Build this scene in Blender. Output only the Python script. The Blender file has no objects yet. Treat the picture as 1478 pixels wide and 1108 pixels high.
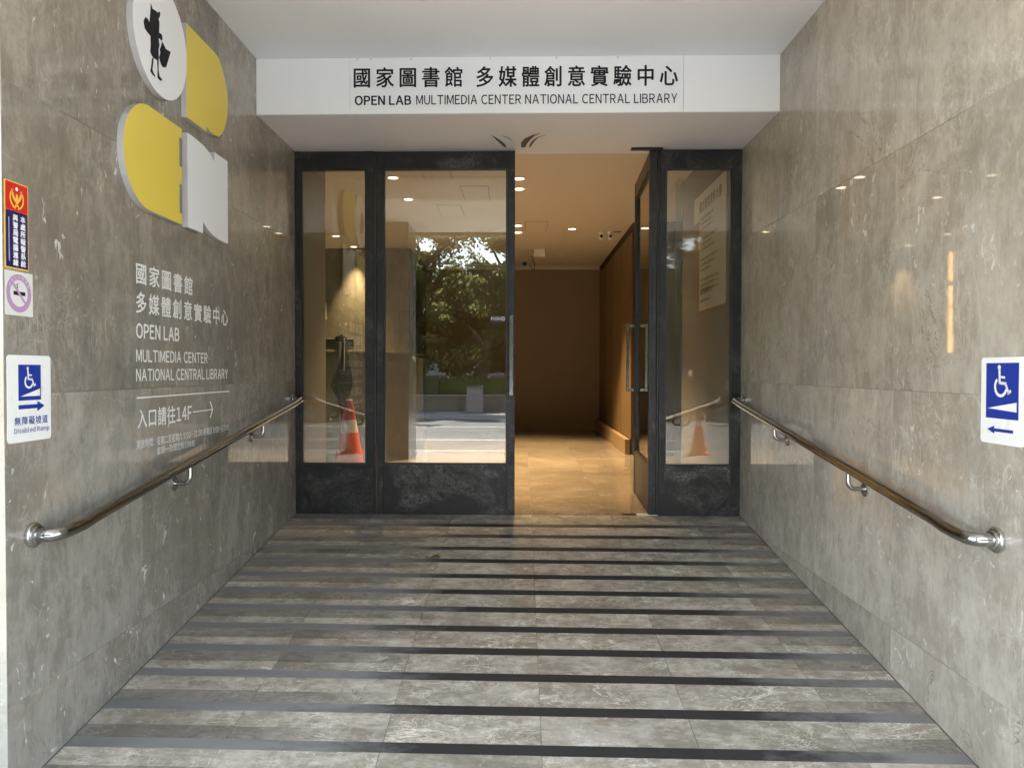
import bpy, bmesh, math, random
from mathutils import Vector, Matrix
random.seed(7)
sc = bpy.context.scene
COL = sc.collection
R = math.radians

# ------------------------------------------------------------------ camera
F_PX, W_PX = 1100.0, 1478.0
pitch, yaw, roll = 0.0186, 0.0234, 0.0015
cam_d = bpy.data.cameras.new('camera')
cam = bpy.data.objects.new('camera', cam_d); COL.objects.link(cam)
cam_d.sensor_fit = 'HORIZONTAL'; cam_d.sensor_width = 36.0
cam_d.lens = F_PX / W_PX * 36.0
cam_d.shift_x = (739.0 - 727.6) / W_PX
cam_d.clip_start = 0.05; cam_d.clip_end = 500
# forward = -Z of the camera; build from yaw (left +), pitch (down +), roll
fwd = Vector((-math.sin(yaw) * math.cos(pitch), math.cos(yaw) * math.cos(pitch), -math.sin(pitch)))
cam.rotation_mode = 'QUATERNION'
q = fwd.to_track_quat('-Z', 'Y')
cam.rotation_quaternion = q @ Matrix.Rotation(roll, 3, 'Z').to_quaternion()
cam.location = (0, 0, 0)
sc.camera = cam

# ------------------------------------------------------------------ light
SUN_EL, SUN_AZ = R(49), R(38)          # sun behind the camera, a little to the left
sun_dir = Vector((-math.sin(SUN_AZ) * math.cos(SUN_EL), -math.cos(SUN_AZ) * math.cos(SUN_EL), math.sin(SUN_EL)))
world = bpy.data.worlds.new('World'); sc.world = world; world.use_nodes = True
wn = world.node_tree.nodes; wl = world.node_tree.links
sky = wn.new('ShaderNodeTexSky'); sky.sky_type = 'NISHITA'; sky.sun_disc = False
sky.sun_elevation = SUN_EL; sky.sun_rotation = math.pi + SUN_AZ
sky.air_density = 1.0; sky.dust_density = 1.0; sky.ozone_density = 1.0
bgn = wn['Background']; bgn.inputs['Strength'].default_value = 0.15
wl.new(sky.outputs[0], bgn.inputs[0])
sl = bpy.data.lights.new('sun', 'SUN'); sl.energy = 5.0; sl.angle = R(0.6); sl.color = (1, .975, .94)
so = bpy.data.objects.new('sun', sl); COL.objects.link(so)
so.rotation_mode = 'QUATERNION'; so.rotation_quaternion = (-sun_dir).to_track_quat('-Z', 'Y')
so.location = (0, -5, 20)
sc.view_settings.view_transform = 'Standard'; sc.view_settings.look = 'None'
sc.view_settings.gamma = 1; sc.view_settings.use_curve_mapping = False
sc.view_settings.exposure = 3.5
sc.render.engine = 'CYCLES'
sc.cycles.max_bounces = 9; sc.cycles.diffuse_bounces = 5; sc.cycles.glossy_bounces = 5
sc.cycles.transparent_max_bounces = 16
sc.cycles.sample_clamp_indirect = 6.0
sc.cycles.caustics_reflective = False; sc.cycles.caustics_refractive = False
sc.cycles.use_denoising = True
DL_POWER = 42.0                          # downlight power (W)

# ------------------------------------------------------------------ measured setting
XL, XR = -1.588, 1.512                   # the two marble walls
YD = 5.30                                # door plane
YFAC = 2.30                              # street facade
Z0, SL = -1.011, 0.1089                  # threshold height and ramp slope
YF, ZC, ZS = 4.54, 1.85, 1.52            # fascia, ceiling, soffit
ZI = 1.75                                # lobby ceiling
ZG = -1.50                               # pavement
def zf(y): return Z0 - SL * (YD - y)

# ------------------------------------------------------------------ helpers
def tag(o, label=None, cat=None, group=None, kind=None):
    if label: o['label'] = label
    if cat: o['category'] = cat
    if group: o['group'] = group
    if kind: o['kind'] = kind
    return o
def empty(name, loc=(0, 0, 0), **k):
    o = bpy.data.objects.new(name, None); COL.objects.link(o); o.location = loc; o.empty_display_size = .1
    return tag(o, **k)
def link(name, me, m, parent=None, smooth=False, bevel=0, **k):
    if m is not None and not me.materials: me.materials.append(m)
    o = bpy.data.objects.new(name, me); COL.objects.link(o)
    if parent is not None:
        o.parent = parent
        o.location = -Vector(parent_world(parent))
    if smooth:
        for p in me.polygons: p.use_smooth = True
    if bevel:
        b = o.modifiers.new('bevel', 'BEVEL'); b.width = bevel; b.segments = 2; b.limit_method = 'ANGLE'
    return tag(o, **k)
def parent_world(o):
    v = Vector(o.location)
    while o.parent: o = o.parent; v += Vector(o.location)
    return v
class MB:
    """collects shapes given in world coordinates"""
    def __init__(s): s.v = []; s.f = []; s.m = []
    def add(s, vs, fs, mi=0):
        n = len(s.v); s.v += [tuple(v) for v in vs]; s.f += [tuple(i + n for i in f) for f in fs]; s.m += [mi] * len(fs); return s
    def box(s, x0, x1, y0, y1, z0, z1, mi=0):
        x0, x1 = min(x0, x1), max(x0, x1); y0, y1 = min(y0, y1), max(y0, y1); z0, z1 = min(z0, z1), max(z0, z1)
        vs = [(x0,y0,z0),(x1,y0,z0),(x1,y1,z0),(x0,y1,z0),(x0,y0,z1),(x1,y0,z1),(x1,y1,z1),(x0,y1,z1)]
        return s.add(vs, [(0,3,2,1),(4,5,6,7),(0,1,5,4),(1,2,6,5),(2,3,7,6),(3,0,4,7)], mi)
    def hexa(s, bot, top, mi=0):
        return s.add(list(bot) + list(top), [(0,3,2,1),(4,5,6,7),(0,1,5,4),(1,2,6,5),(2,3,7,6),(3,0,4,7)], mi)
    def prism(s, pts, d, mi=0):
        """pts: 3-D polygon (counter-clockwise seen from outside), d: vector pushed to the back"""
        n = len(pts); d = Vector(d)
        a = [Vector(p) for p in pts]; b = [p + d for p in a]
        fs = [tuple(range(n)), tuple(range(2 * n - 1, n - 1, -1))]
        for i in range(n):
            j = (i + 1) % n; fs.append((i, i + n, j + n, j))
        return s.add(a + b, fs, mi)
    def tube(s, pts, r, n=14, caps=True, mi=0):
        pts = [Vector(p) for p in pts]; rs = r if isinstance(r, (list, tuple)) else [r] * len(pts)
        base = len(s.v); prev = None; vs = []; fs = []
        for i, p in enumerate(pts):
            t = (pts[min(i + 1, len(pts) - 1)] - pts[max(i - 1, 0)]).normalized()
            if prev is None:
                a = Vector((0, 0, 1)) if abs(t.z) < .9 else Vector((1, 0, 0)); u = t.cross(a).normalized()
            else: u = (prev - t * prev.dot(t)).normalized()
            prev = u; w = t.cross(u)
            for k in range(n):
                A = 2 * math.pi * k / n
                vs.append(p + (u * math.cos(A) + w * math.sin(A)) * rs[i])
        for i in range(len(pts) - 1):
            for k in range(n):
                a, b = i * n + k, i * n + (k + 1) % n
                fs.append((a, b, b + n, a + n))
        if caps:
            fs.append(tuple(range(n - 1, -1, -1))); fs.append(tuple((len(pts) - 1) * n + k for k in range(n)))
        return s.add(vs, fs, mi)
    def lathe(s, c, prof, axis='Z', n=28, mi=0):
        """prof: list of (radius, height along axis)"""
        vs = []; fs = []; c = Vector(c)
        for (r, h) in prof:
            for k in range(n):
                A = 2 * math.pi * k / n; a, b = math.cos(A) * r, math.sin(A) * r
                vs.append(c + (Vector((a, b, h)) if axis == 'Z' else Vector((h, a, b)) if axis == 'X' else Vector((b, h, a))))
        for i in range(len(prof) - 1):
            for k in range(n):
                a, b = i * n + k, i * n + (k + 1) % n
                fs.append((a, b, b + n, a + n))
        fs.append(tuple(range(n - 1, -1, -1))); fs.append(tuple((len(prof) - 1) * n + k for k in range(n)))
        return s.add(vs, fs, mi)
    def build(s, name, m, parent=None, smooth=False, bevel=0, auto=None, **k):
        me = bpy.data.meshes.new(name); me.from_pydata(s.v, [], s.f)
        ms = m if isinstance(m, (list, tuple)) else [m]
        for q_ in ms: me.materials.append(q_)
        for p, i in zip(me.polygons, s.m): p.material_index = i
        bm = bmesh.new(); bm.from_mesh(me); bmesh.ops.recalc_face_normals(bm, faces=bm.faces); bm.to_mesh(me); bm.free()
        me.update()
        o = link(name, me, None, parent, False, bevel, **k)
        if smooth:
            for p in me.polygons: p.use_smooth = True
            try: me.set_sharp_from_angle(angle=R(38))
            except Exception: pass
        return o

# ------------------------------------------------------------------ materials
class NT:
    def __init__(s, name):
        s.m = bpy.data.materials.new(name); s.m.use_nodes = True; s.t = s.m.node_tree
        s.b = s.t.nodes['Principled BSDF']; s.out = s.t.nodes['Material Output']
    def n(s, typ, **k):
        nd = s.t.nodes.new(typ)
        for a, v in k.items():
            if a.startswith('i_'):
                key = a[2:]; key = int(key) if key.isdigit() else key.replace('_', ' ')
                if hasattr(v, 'bl_rna') and hasattr(v, 'is_output'): s.t.links.new(v, nd.inputs[key])
                else: nd.inputs[key].default_value = v
            else: setattr(nd, a, v)
        return nd
    def l(s, a, b): s.t.links.new(a, b)
    def math(s, op, a, b=0.0, c=None):
        nd = s.t.nodes.new('ShaderNodeMath'); nd.operation = op
        for i, v in enumerate((a, b) if c is None else (a, b, c)):
            if isinstance(v, (int, float)): nd.inputs[i].default_value = v
            else: s.l(v, nd.inputs[i])
        return nd.outputs[0]
    def mix(s, f, a, b, mode='MIX'):
        nd = s.t.nodes.new('ShaderNodeMix'); nd.data_type = 'RGBA'; nd.blend_type = mode
        for i, v in ((0, f), (6, a), (7, b)):
            if isinstance(v, (int, float)): nd.inputs[i].default_value = v
            elif isinstance(v, tuple): nd.inputs[i].default_value = (v + (1,))[:4]
            else: s.l(v, nd.inputs[i])
        return nd.outputs[2]
    def ramp(s, f, lo, hi):
        nd = s.t.nodes.new('ShaderNodeMapRange'); nd.clamp = True
        s.l(f, nd.inputs[0]); nd.inputs[1].default_value = lo; nd.inputs[2].default_value = hi
        return nd.outputs[0]
    def coords(s, scale=(1, 1, 1), rot=(0, 0, 0), rnd=True):
        tc = s.t.nodes.new('ShaderNodeTexCoord'); v = tc.outputs['Object']
        if rnd:
            oi = s.t.nodes.new('ShaderNodeObjectInfo')
            vm = s.t.nodes.new('ShaderNodeVectorMath'); vm.operation = 'MULTIPLY_ADD'
            cb = s.t.nodes.new('ShaderNodeCombineXYZ')
            for i, k in enumerate((37.0, 91.0, 53.0)): s.l(s.math('MULTIPLY', oi.outputs['Random'], k), cb.inputs[i])
            vm.inputs[1].default_value = (1, 1, 1); s.l(v, vm.inputs[0]); s.l(cb.outputs[0], vm.inputs[2]); v = vm.outputs[0]
        mp = s.t.nodes.new('ShaderNodeMapping'); s.l(v, mp.inputs[0]); mp.inputs['Scale'].default_value = scale; mp.inputs['Rotation'].default_value = rot
        return mp.outputs[0]
    def noise(s, vec, scale, detail=4, rough=.55, dist=0.0):
        return s.n('ShaderNodeTexNoise', i_Vector=vec, i_Scale=scale, i_Detail=detail, i_Roughness=rough, i_Distortion=dist).outputs[0]
    def bump(s, h, strength=.1, dist=.002):
        nd = s.n('ShaderNodeBump', i_Height=h, i_Strength=strength, i_Distance=dist); s.l(nd.outputs[0], s.b.inputs['Normal'])
    def set(s, **k):
        for a, v in k.items():
            key = {'col': 'Base Color', 'rough': 'Roughness', 'metal': 'Metallic', 'spec': 'Specular IOR Level'}[a]
            if isinstance(v, tuple): v = (v + (1,))[:4]
            if isinstance(v, (int, float, tuple)): s.b.inputs[key].default_value = v
            else: s.l(v, s.b.inputs[key])
        return s
def plain(name, col, rough=.5, metal=0, var=.12, scale=14, bump=0, spec=.5):
    t = NT(name); n = t.noise(t.coords(rnd=False), scale, 5)
    lo = tuple(c * (1 - var) for c in col); hi = tuple(min(1, c * (1 + var)) for c in col)
    t.set(col=t.mix(n, lo, hi), rough=t.math('MULTIPLY_ADD', n, .16, rough - .08), metal=metal, spec=spec)
    if bump: t.bump(n, bump, .004)
    return t.m
def marble(name, lo, mid, hi, streak=(1, 1, 1), rough=.12, tint_var=.12, fleck=.5, veins=.5, stain=0.0, scl=1.0, rot=(0,0,0), cracks=.5, spec=.5, objvar=.25, crackle=0.0):
    t = NT(name)
    v = t.coords(rot=rot); vs = t.coords(scale=streak, rot=rot)
    big = t.noise(v, 1.6 * scl, 5, .6, .6)
    st = t.noise(vs, 5.0 * scl, 8, .68, .5)
    fine = t.noise(vs, 26 * scl, 6, .7)
    iso = t.noise(v, 9.0 * scl, 8, .72, .6)
    f = t.math('ADD', t.math('MULTIPLY', big, .45), t.math('MULTIPLY', st, .42))
    f = t.math('ADD', f, t.math('MULTIPLY', fine, .25)); f = t.math('ADD', f, t.math('MULTIPLY', iso, .40))
    c = t.mix(t.ramp(f, .52, .78), lo, mid)
    c = t.mix(t.ramp(f, .74, 1.02), c, hi)
    # brownish / greyish clouds
    w = t.noise(v, 3.1 * scl, 3, .5, 1.0)
    c = t.mix(t.math('MULTIPLY', t.ramp(w, .45, .7), tint_var), c, (mid[0] * 1.12, mid[1] * .98, mid[2] * .78))
    # pale wispy veins
    vn = t.noise(vs, 2.3 * scl, 6, .6, 1.6)
    a = t.math('ABSOLUTE', t.math('SUBTRACT', vn, .5))
    line = t.math('SUBTRACT', 1.0, t.ramp(a, .0, .014))
    v2n = t.noise(v, 3.8 * scl, 8, .68, 2.4); line = t.math('MAXIMUM', line, t.math('MULTIPLY', t.math('SUBTRACT', 1.0, t.ramp(t.math('ABSOLUTE', t.math('SUBTRACT', v2n, .52)), .0, .02)), .6))
    gate = t.ramp(t.noise(v, 2.0 * scl, 3), .45, .68)
    c = t.mix(t.math('MULTIPLY', t.math('MULTIPLY', line, gate), veins), c, (hi[0] * 1.35, hi[1] * 1.33, hi[2] * 1.28))
    # dark hairline cracks
    cn = t.noise(v, 1.5 * scl, 7, .62, 2.2)
    a2 = t.math('ABSOLUTE', t.math('SUBTRACT', cn, .47))
    crack = t.math('MULTIPLY', t.math('SUBTRACT', 1.0, t.ramp(a2, .0, .0045)), t.ramp(t.noise(v, 1.3 * scl, 2), .52, .66))
    c = t.mix(t.math('MULTIPLY', crack, cracks), c, (lo[0] * .35, lo[1] * .33, lo[2] * .3))
    if crackle:
        dn = t.n('ShaderNodeTexNoise', i_Vector=v, i_Scale=5.0 * scl, i_Detail=5.0, i_Roughness=.65)
        vm = t.n('ShaderNodeVectorMath', operation='MULTIPLY_ADD', i_0=dn.outputs[1], i_1=(.22, .22, .22), i_2=v)
        vo = t.n('ShaderNodeTexVoronoi', feature='DISTANCE_TO_EDGE', i_Vector=vm.outputs[0], i_Scale=7.0 * scl)
        ln = t.math('SUBTRACT', 1.0, t.ramp(vo.outputs[0], .0, .035))
        gt_ = t.math('MULTIPLY', t.ramp(t.noise(v, 4.5 * scl, 4, .6, 1.0), .46, .62), t.ramp(t.noise(v, 16 * scl, 2), .35, .6))
        c = t.mix(t.math('MULTIPLY', t.math('MULTIPLY', ln, gt_), crackle), c, (hi[0] * 1.25, hi[1] * 1.25, hi[2] * 1.22))
    # white calcite flecks
    fv = t.coords(scale=(streak[0] ** .5, streak[1] ** .5, streak[2] ** .5), rot=(.5, .4, .7))
    fn = t.noise(fv, 16 * scl, 3, .55, 1.1)
    fg = t.ramp(t.noise(v, 3.3 * scl, 2), .42, .62)
    fl = t.math('MULTIPLY', t.ramp(fn, .655, .685), fg)
    c = t.mix(t.math('MULTIPLY', fl, fleck), c, (.62, .61, .57))
    if stain:
        sn = t.ramp(t.noise(v, 4.2, 6, .75, .8), .62, .74)
        c = t.mix(t.math('MULTIPLY', sn, stain), c, (.26, .18, .07))
    oi = t.n('ShaderNodeObjectInfo')
    hv = t.n('ShaderNodeHueSaturation', i_Color=c, i_Value=t.math('MULTIPLY_ADD', oi.outputs['Random'], objvar, 1 - objvar / 2))
    t.set(col=hv.outputs[0], rough=t.math('MULTIPLY_ADD', fine, min(.06, rough * 1.2), max(.0, rough * .5)), spec=spec)
    t.bump(t.math('ADD', t.math('MULTIPLY', fine, .4), t.math('MULTIPLY', crack, -1.5)), .12 if rough > .05 else .035, .0015)
    return t.m
def side_band(m, flip):
    """darker band on part of each tile, growing towards the side walls"""
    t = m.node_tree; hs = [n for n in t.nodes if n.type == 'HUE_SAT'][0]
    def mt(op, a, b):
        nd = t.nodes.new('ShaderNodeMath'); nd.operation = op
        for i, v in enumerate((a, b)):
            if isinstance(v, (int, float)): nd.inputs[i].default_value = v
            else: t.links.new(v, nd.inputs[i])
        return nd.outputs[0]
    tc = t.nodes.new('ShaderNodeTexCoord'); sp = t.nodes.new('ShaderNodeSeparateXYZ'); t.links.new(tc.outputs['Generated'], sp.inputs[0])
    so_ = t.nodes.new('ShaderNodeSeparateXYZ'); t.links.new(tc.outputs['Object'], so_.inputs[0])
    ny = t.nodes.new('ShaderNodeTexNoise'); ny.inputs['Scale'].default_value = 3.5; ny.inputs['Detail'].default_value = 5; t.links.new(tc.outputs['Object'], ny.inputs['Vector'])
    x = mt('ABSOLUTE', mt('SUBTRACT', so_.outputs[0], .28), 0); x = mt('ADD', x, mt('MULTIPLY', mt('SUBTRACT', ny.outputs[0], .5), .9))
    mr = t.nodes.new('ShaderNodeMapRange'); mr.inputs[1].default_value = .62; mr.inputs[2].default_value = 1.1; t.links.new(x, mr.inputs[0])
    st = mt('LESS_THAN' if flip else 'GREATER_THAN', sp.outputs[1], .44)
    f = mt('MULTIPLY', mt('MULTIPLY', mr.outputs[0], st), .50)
    mx = t.nodes.new('ShaderNodeMix'); mx.data_type = 'RGBA'; t.links.new(f, mx.inputs[0]); t.links.new(hs.outputs[0], mx.inputs[6]); mx.inputs[7].default_value = (.065, .062, .055, 1)  # mixes the dark tone in towards the side walls
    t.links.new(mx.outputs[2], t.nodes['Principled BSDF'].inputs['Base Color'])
def glass(name, tint=(.86, .88, .85), f0=.05):
    t = NT(name); t.t.nodes.remove(t.b)
    geo = t.n('ShaderNodeNewGeometry')
    dt = t.n('ShaderNodeVectorMath', operation='DOT_PRODUCT', i_0=geo.outputs['Normal'], i_1=geo.outputs['Incoming'])
    c = t.math('ABSOLUTE', dt.outputs['Value'])
    fac = t.math('MULTIPLY_ADD', t.math('POWER', t.math('SUBTRACT', 1.0, c), 5.0), 1 - f0, f0)
    tr = t.n('ShaderNodeBsdfTransparent', i_Color=tint + (1,))
    gl = t.n('ShaderNodeBsdfGlossy', i_Color=(1, .94, .83, 1), i_Roughness=.0)
    ms = t.n('ShaderNodeMixShader', i_0=fac, i_1=tr.outputs[0], i_2=gl.outputs[0])
    t.l(ms.outputs[0], t.out.inputs[0])
    return t.m
def emit(name, col, s):
    t = NT(name); t.set(col=(.8, .8, .8)); t.b.inputs['Emission Color'].default_value = col + (1,); t.b.inputs['Emission Strength'].default_value = s
    return t.m

M = {}
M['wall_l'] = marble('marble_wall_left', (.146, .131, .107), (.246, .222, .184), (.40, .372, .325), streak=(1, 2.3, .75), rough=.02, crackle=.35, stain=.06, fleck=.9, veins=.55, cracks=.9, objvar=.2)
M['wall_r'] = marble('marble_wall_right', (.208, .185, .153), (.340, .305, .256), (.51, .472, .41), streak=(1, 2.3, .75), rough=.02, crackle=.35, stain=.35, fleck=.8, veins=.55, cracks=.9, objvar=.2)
M['ramp'] = marble('ramp_marble', (.155, .137, .103), (.320, .287, .225), (.60, .56, .47), streak=(.6, 1.5, 1), rough=.24, crackle=.7, fleck=.6, veins=.95, cracks=.9, scl=1.5, objvar=.14)
side_band(M['ramp'], False)
M['ramp2'] = marble('ramp_marble_lower', (.155, .137, .103), (.320, .287, .225), (.60, .56, .47), streak=(.6, 1.5, 1), rough=.24, crackle=.7, fleck=.6, veins=.95, cracks=.9, scl=1.5, objvar=.14)
side_band(M['ramp2'], True)
M['lobby'] = marble('lobby_marble', (.13, .10, .07), (.21, .17, .12), (.34, .29, .21), streak=(.5, 2.2, 1), rough=.13, fleck=.6, veins=.5, scl=1.2, objvar=.15)
M['stone'] = marble('lobby_wall_stone', (.10, .088, .066), (.165, .147, .115), (.25, .225, .18), streak=(3.5, 1, .5), rough=.25, fleck=.5, veins=.3, objvar=.12)
M['strip'] = NT('granite_strip').m
t = NT('dark_granite_strip'); v = t.coords(); n1 = t.noise(v, 6, 6, .7); n2 = t.noise(v, 90, 3)
c = t.mix(t.math('ADD', t.math('MULTIPLY', n1, .7), t.math('MULTIPLY', n2, .3)), (.020, .019, .016), (.046, .043, .038))
sx_ = t.n('ShaderNodeSeparateXYZ', i_0=t.coords(rnd=False)); nn = t.noise(t.coords(scale=(1, 2, 1), rnd=False), 4, 6, .7)
xx_ = t.math('ADD', t.math('ABSOLUTE', t.math('SUBTRACT', sx_.outputs[0], .28)), t.math('MULTIPLY', t.math('SUBTRACT', nn, .5), 1.1))
c = t.mix(t.math('MULTIPLY', t.ramp(xx_, .62, 1.05), .9), c, (.215, .208, .19))      # dust beyond the walked line
t.set(col=c, rough=t.math('MULTIPLY_ADD', n1, .2, .45), spec=.22); t.bump(n2, .1, .001)
M['strip'] = t.m
M['grout'] = plain('stone_grout', (.16, .15, .135), .9)
M['white'] = plain('white_painted_metal', (.73, .77, .81), .35, var=.03, scale=3)
M['ceil'] = plain('white_ceiling_paint', (.72, .76, .81), .55, var=.04, scale=1.5)
M['soffit'] = plain('soffit_paint', (.67, .69, .72), .5, var=.07, scale=2.2)
M['ink'] = plain('black_vinyl', (.008, .008, .012), .6, var=.1, spec=.2)
M['vinyl'] = plain('white_vinyl', (.78, .78, .75), .4, var=.04)
M['vinyl_grey'] = plain('worn_grey_white_vinyl', (.50, .50, .50), .5, var=.3, scale=60)
M['yellow'] = plain('yellow_acrylic', (.70, .55, .085), .5, var=.04, scale=3)
M['panel_white'] = plain('white_acrylic', (.76, .77, .80), .5, var=.03, scale=3)
M['panel_side'] = plain('grey_aluminium_edge', (.42, .43, .45), .45, var=.08)
M['blue'] = plain('sign_blue', (.012, .035, .28), .35, var=.06)
M['red'] = plain('sign_red', (.55, .02, .02), .35, var=.06)
M['navy'] = plain('sign_navy', (.015, .015, .10), .35, var=.06)
M['gold'] = plain('sign_gold', (.80, .50, .06), .35, var=.08)
M['purple'] = plain('faded_purple_print', (.42, .26, .44), .5, var=.12, scale=40)
M['paper'] = plain('faded_white_sticker', (.66, .65, .62), .5, var=.08)
M['plate'] = plain('white_sign_plate', (.78, .78, .76), .3, var=.03)
M['black'] = plain('black_plastic', (.012, .012, .012), .35)
M['tan'] = plain('lobby_ceiling_paint', (.58, .56, .53), .6, var=.03, scale=2)
M['mauve'] = plain('lobby_plaster', (.26, .235, .215), .6, var=.05, scale=2)
M['backwall'] = plain('brown_wall_panel', (.19, .138, .070), .5, var=.10, scale=3)
M['joint'] = plain('dark_joint', (.04, .03, .025), .8)
t = NT('veneer_wood'); v = t.coords(scale=(14, 14, .7)); n1 = t.noise(v, 3, 6, .6, .4)
t.set(col=t.mix(n1, (.085, .052, .022), (.19, .120, .052)), rough=.42); M['wood'] = t.m
t = NT('patinated_steel'); v = t.coords(rnd=False); v2 = t.coords(scale=(3, 3, .8), rnd=False)
n1 = t.noise(v, 3.5, 7, .7, .8); n2 = t.noise(v2, 9, 5, .65); n3 = t.noise(v, 30, 4, .7, 1.5)
pat = t.math('MULTIPLY', t.ramp(n1, .5, .68), t.ramp(n3, .35, .65))
c = t.mix(n2, (.006, .0065, .0065), (.018, .019, .018)); c = t.mix(t.math('MULTIPLY', pat, .75), c, (.12, .118, .105))
t.set(col=c, rough=t.math('MULTIPLY_ADD', n1, .25, .26), metal=.15, spec=.4); t.bump(n3, .08, .001); M['steel'] = t.m
t = NT('worn_kick_plate'); v = t.coords(rnd=True); n1 = t.noise(v, 2.6, 7, .7, 1.2); n3 = t.noise(v, 22, 5, .75, 2.5)
pat = t.math('MULTIPLY', t.ramp(n1, .45, .66), t.ramp(n3, .38, .62))
c = t.mix(t.noise(v, 12, 4), (.009, .009, .009), (.022, .022, .020)); c = t.mix(t.math('MULTIPLY', pat, .9), c, (.20, .195, .175))
t.set(col=c, rough=t.math('MULTIPLY_ADD', n1, .3, .25), metal=.3); t.bump(n3, .12, .001); M['kick'] = t.m
t = NT('brushed_stainless'); v = t.coords(scale=(1, .05, 1)); n1 = t.noise(v, 160, 3); n2 = t.noise(t.coords(), 6, 5)
t.set(col=t.mix(n2, (.28, .275, .265), (.46, .455, .44)), metal=1.0, rough=t.math('MULTIPLY_ADD', n1, .10, .10)); M['inox'] = t.m
M['chrome'] = plain('polished_flange', (.60, .59, .57), .2, metal=1.0, var=.1)
M['glass'] = glass('door_glass', (.81, .83, .80), .080)
M['glass_in'] = glass('glass_edge_green', (.70, .80, .74), .05)
M['lens'] = emit('lit_downlight', (1, .80, .52), 1.1)
M['lamp_ring'] = plain('white_lamp_ring', (.7, .68, .62), .4)
M['facade'] = marble('cream_facade_granite', (.28, .26, .205), (.34, .32, .26), (.41, .39, .33), rough=.35, fleck=.3, veins=.1, cracks=.1, scl=3, objvar=.05)
M['desk'] = plain('dark_green_grey_laminate', (.060, .062, .048), .3, var=.1, scale=4)
M['deskside'] = plain('brown_laminate', (.022, .014, .007), .6, var=.1, scale=4)
M['desktop'] = plain('pale_stone_top', (.45, .38, .28), .2)
M['cone'] = plain('faded_orange_red_plastic', (.60, .075, .035), .45, var=.12, scale=9)
M['cone_or'] = plain('orange_plastic', (.80, .16, .03), .45, var=.1)
M['band'] = plain('reflective_white_band', (.75, .73, .66), .35)
M['cloth'] = plain('black_nylon', (.013, .013, .015), .65, var=.3, scale=30)
M['leafbrown'] = plain('dry_leaf', (.16, .07, .025), .8, var=.3, scale=60)
M['paint'] = plain('white_paint', (.8, .8, .78), .5)
M['smear'] = plain('scraped_dark_mark', (.07, .065, .06), .7, var=.5, scale=50)

# ------------------------------------------------------------------ text
GL = {}
def glyph(ch):
    if ch in GL: return GL[ch]
    if ch == 'I': GL[ch] = ([(0, 0), (.092, 0), (.092, .733), (0, .733)], [(0, 1, 2, 3)], 0, .092); return GL[ch]
    full = chr(ord(ch) + 0xFEE0) if 33 <= ord(ch) < 127 else ch
    c = bpy.data.curves.new('g', 'FONT'); c.body = full; c.size = 1; c.resolution_u = 3
    tmp = bpy.data.objects.new('tmp', c); COL.objects.link(tmp)
    bpy.context.view_layer.update()
    me = bpy.data.meshes.new_from_object(tmp.evaluated_get(bpy.context.evaluated_depsgraph_get()))
    gv = [(v.co.x, v.co.y) for v in me.vertices]; gf = [tuple(p.vertices) for p in me.polygons]
    bpy.data.objects.remove(tmp); bpy.data.curves.remove(c); bpy.data.meshes.remove(me)
    GL[ch] = (gv, gf, min(p[0] for p in gv), max(p[0] for p in gv)); return GL[ch]
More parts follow.
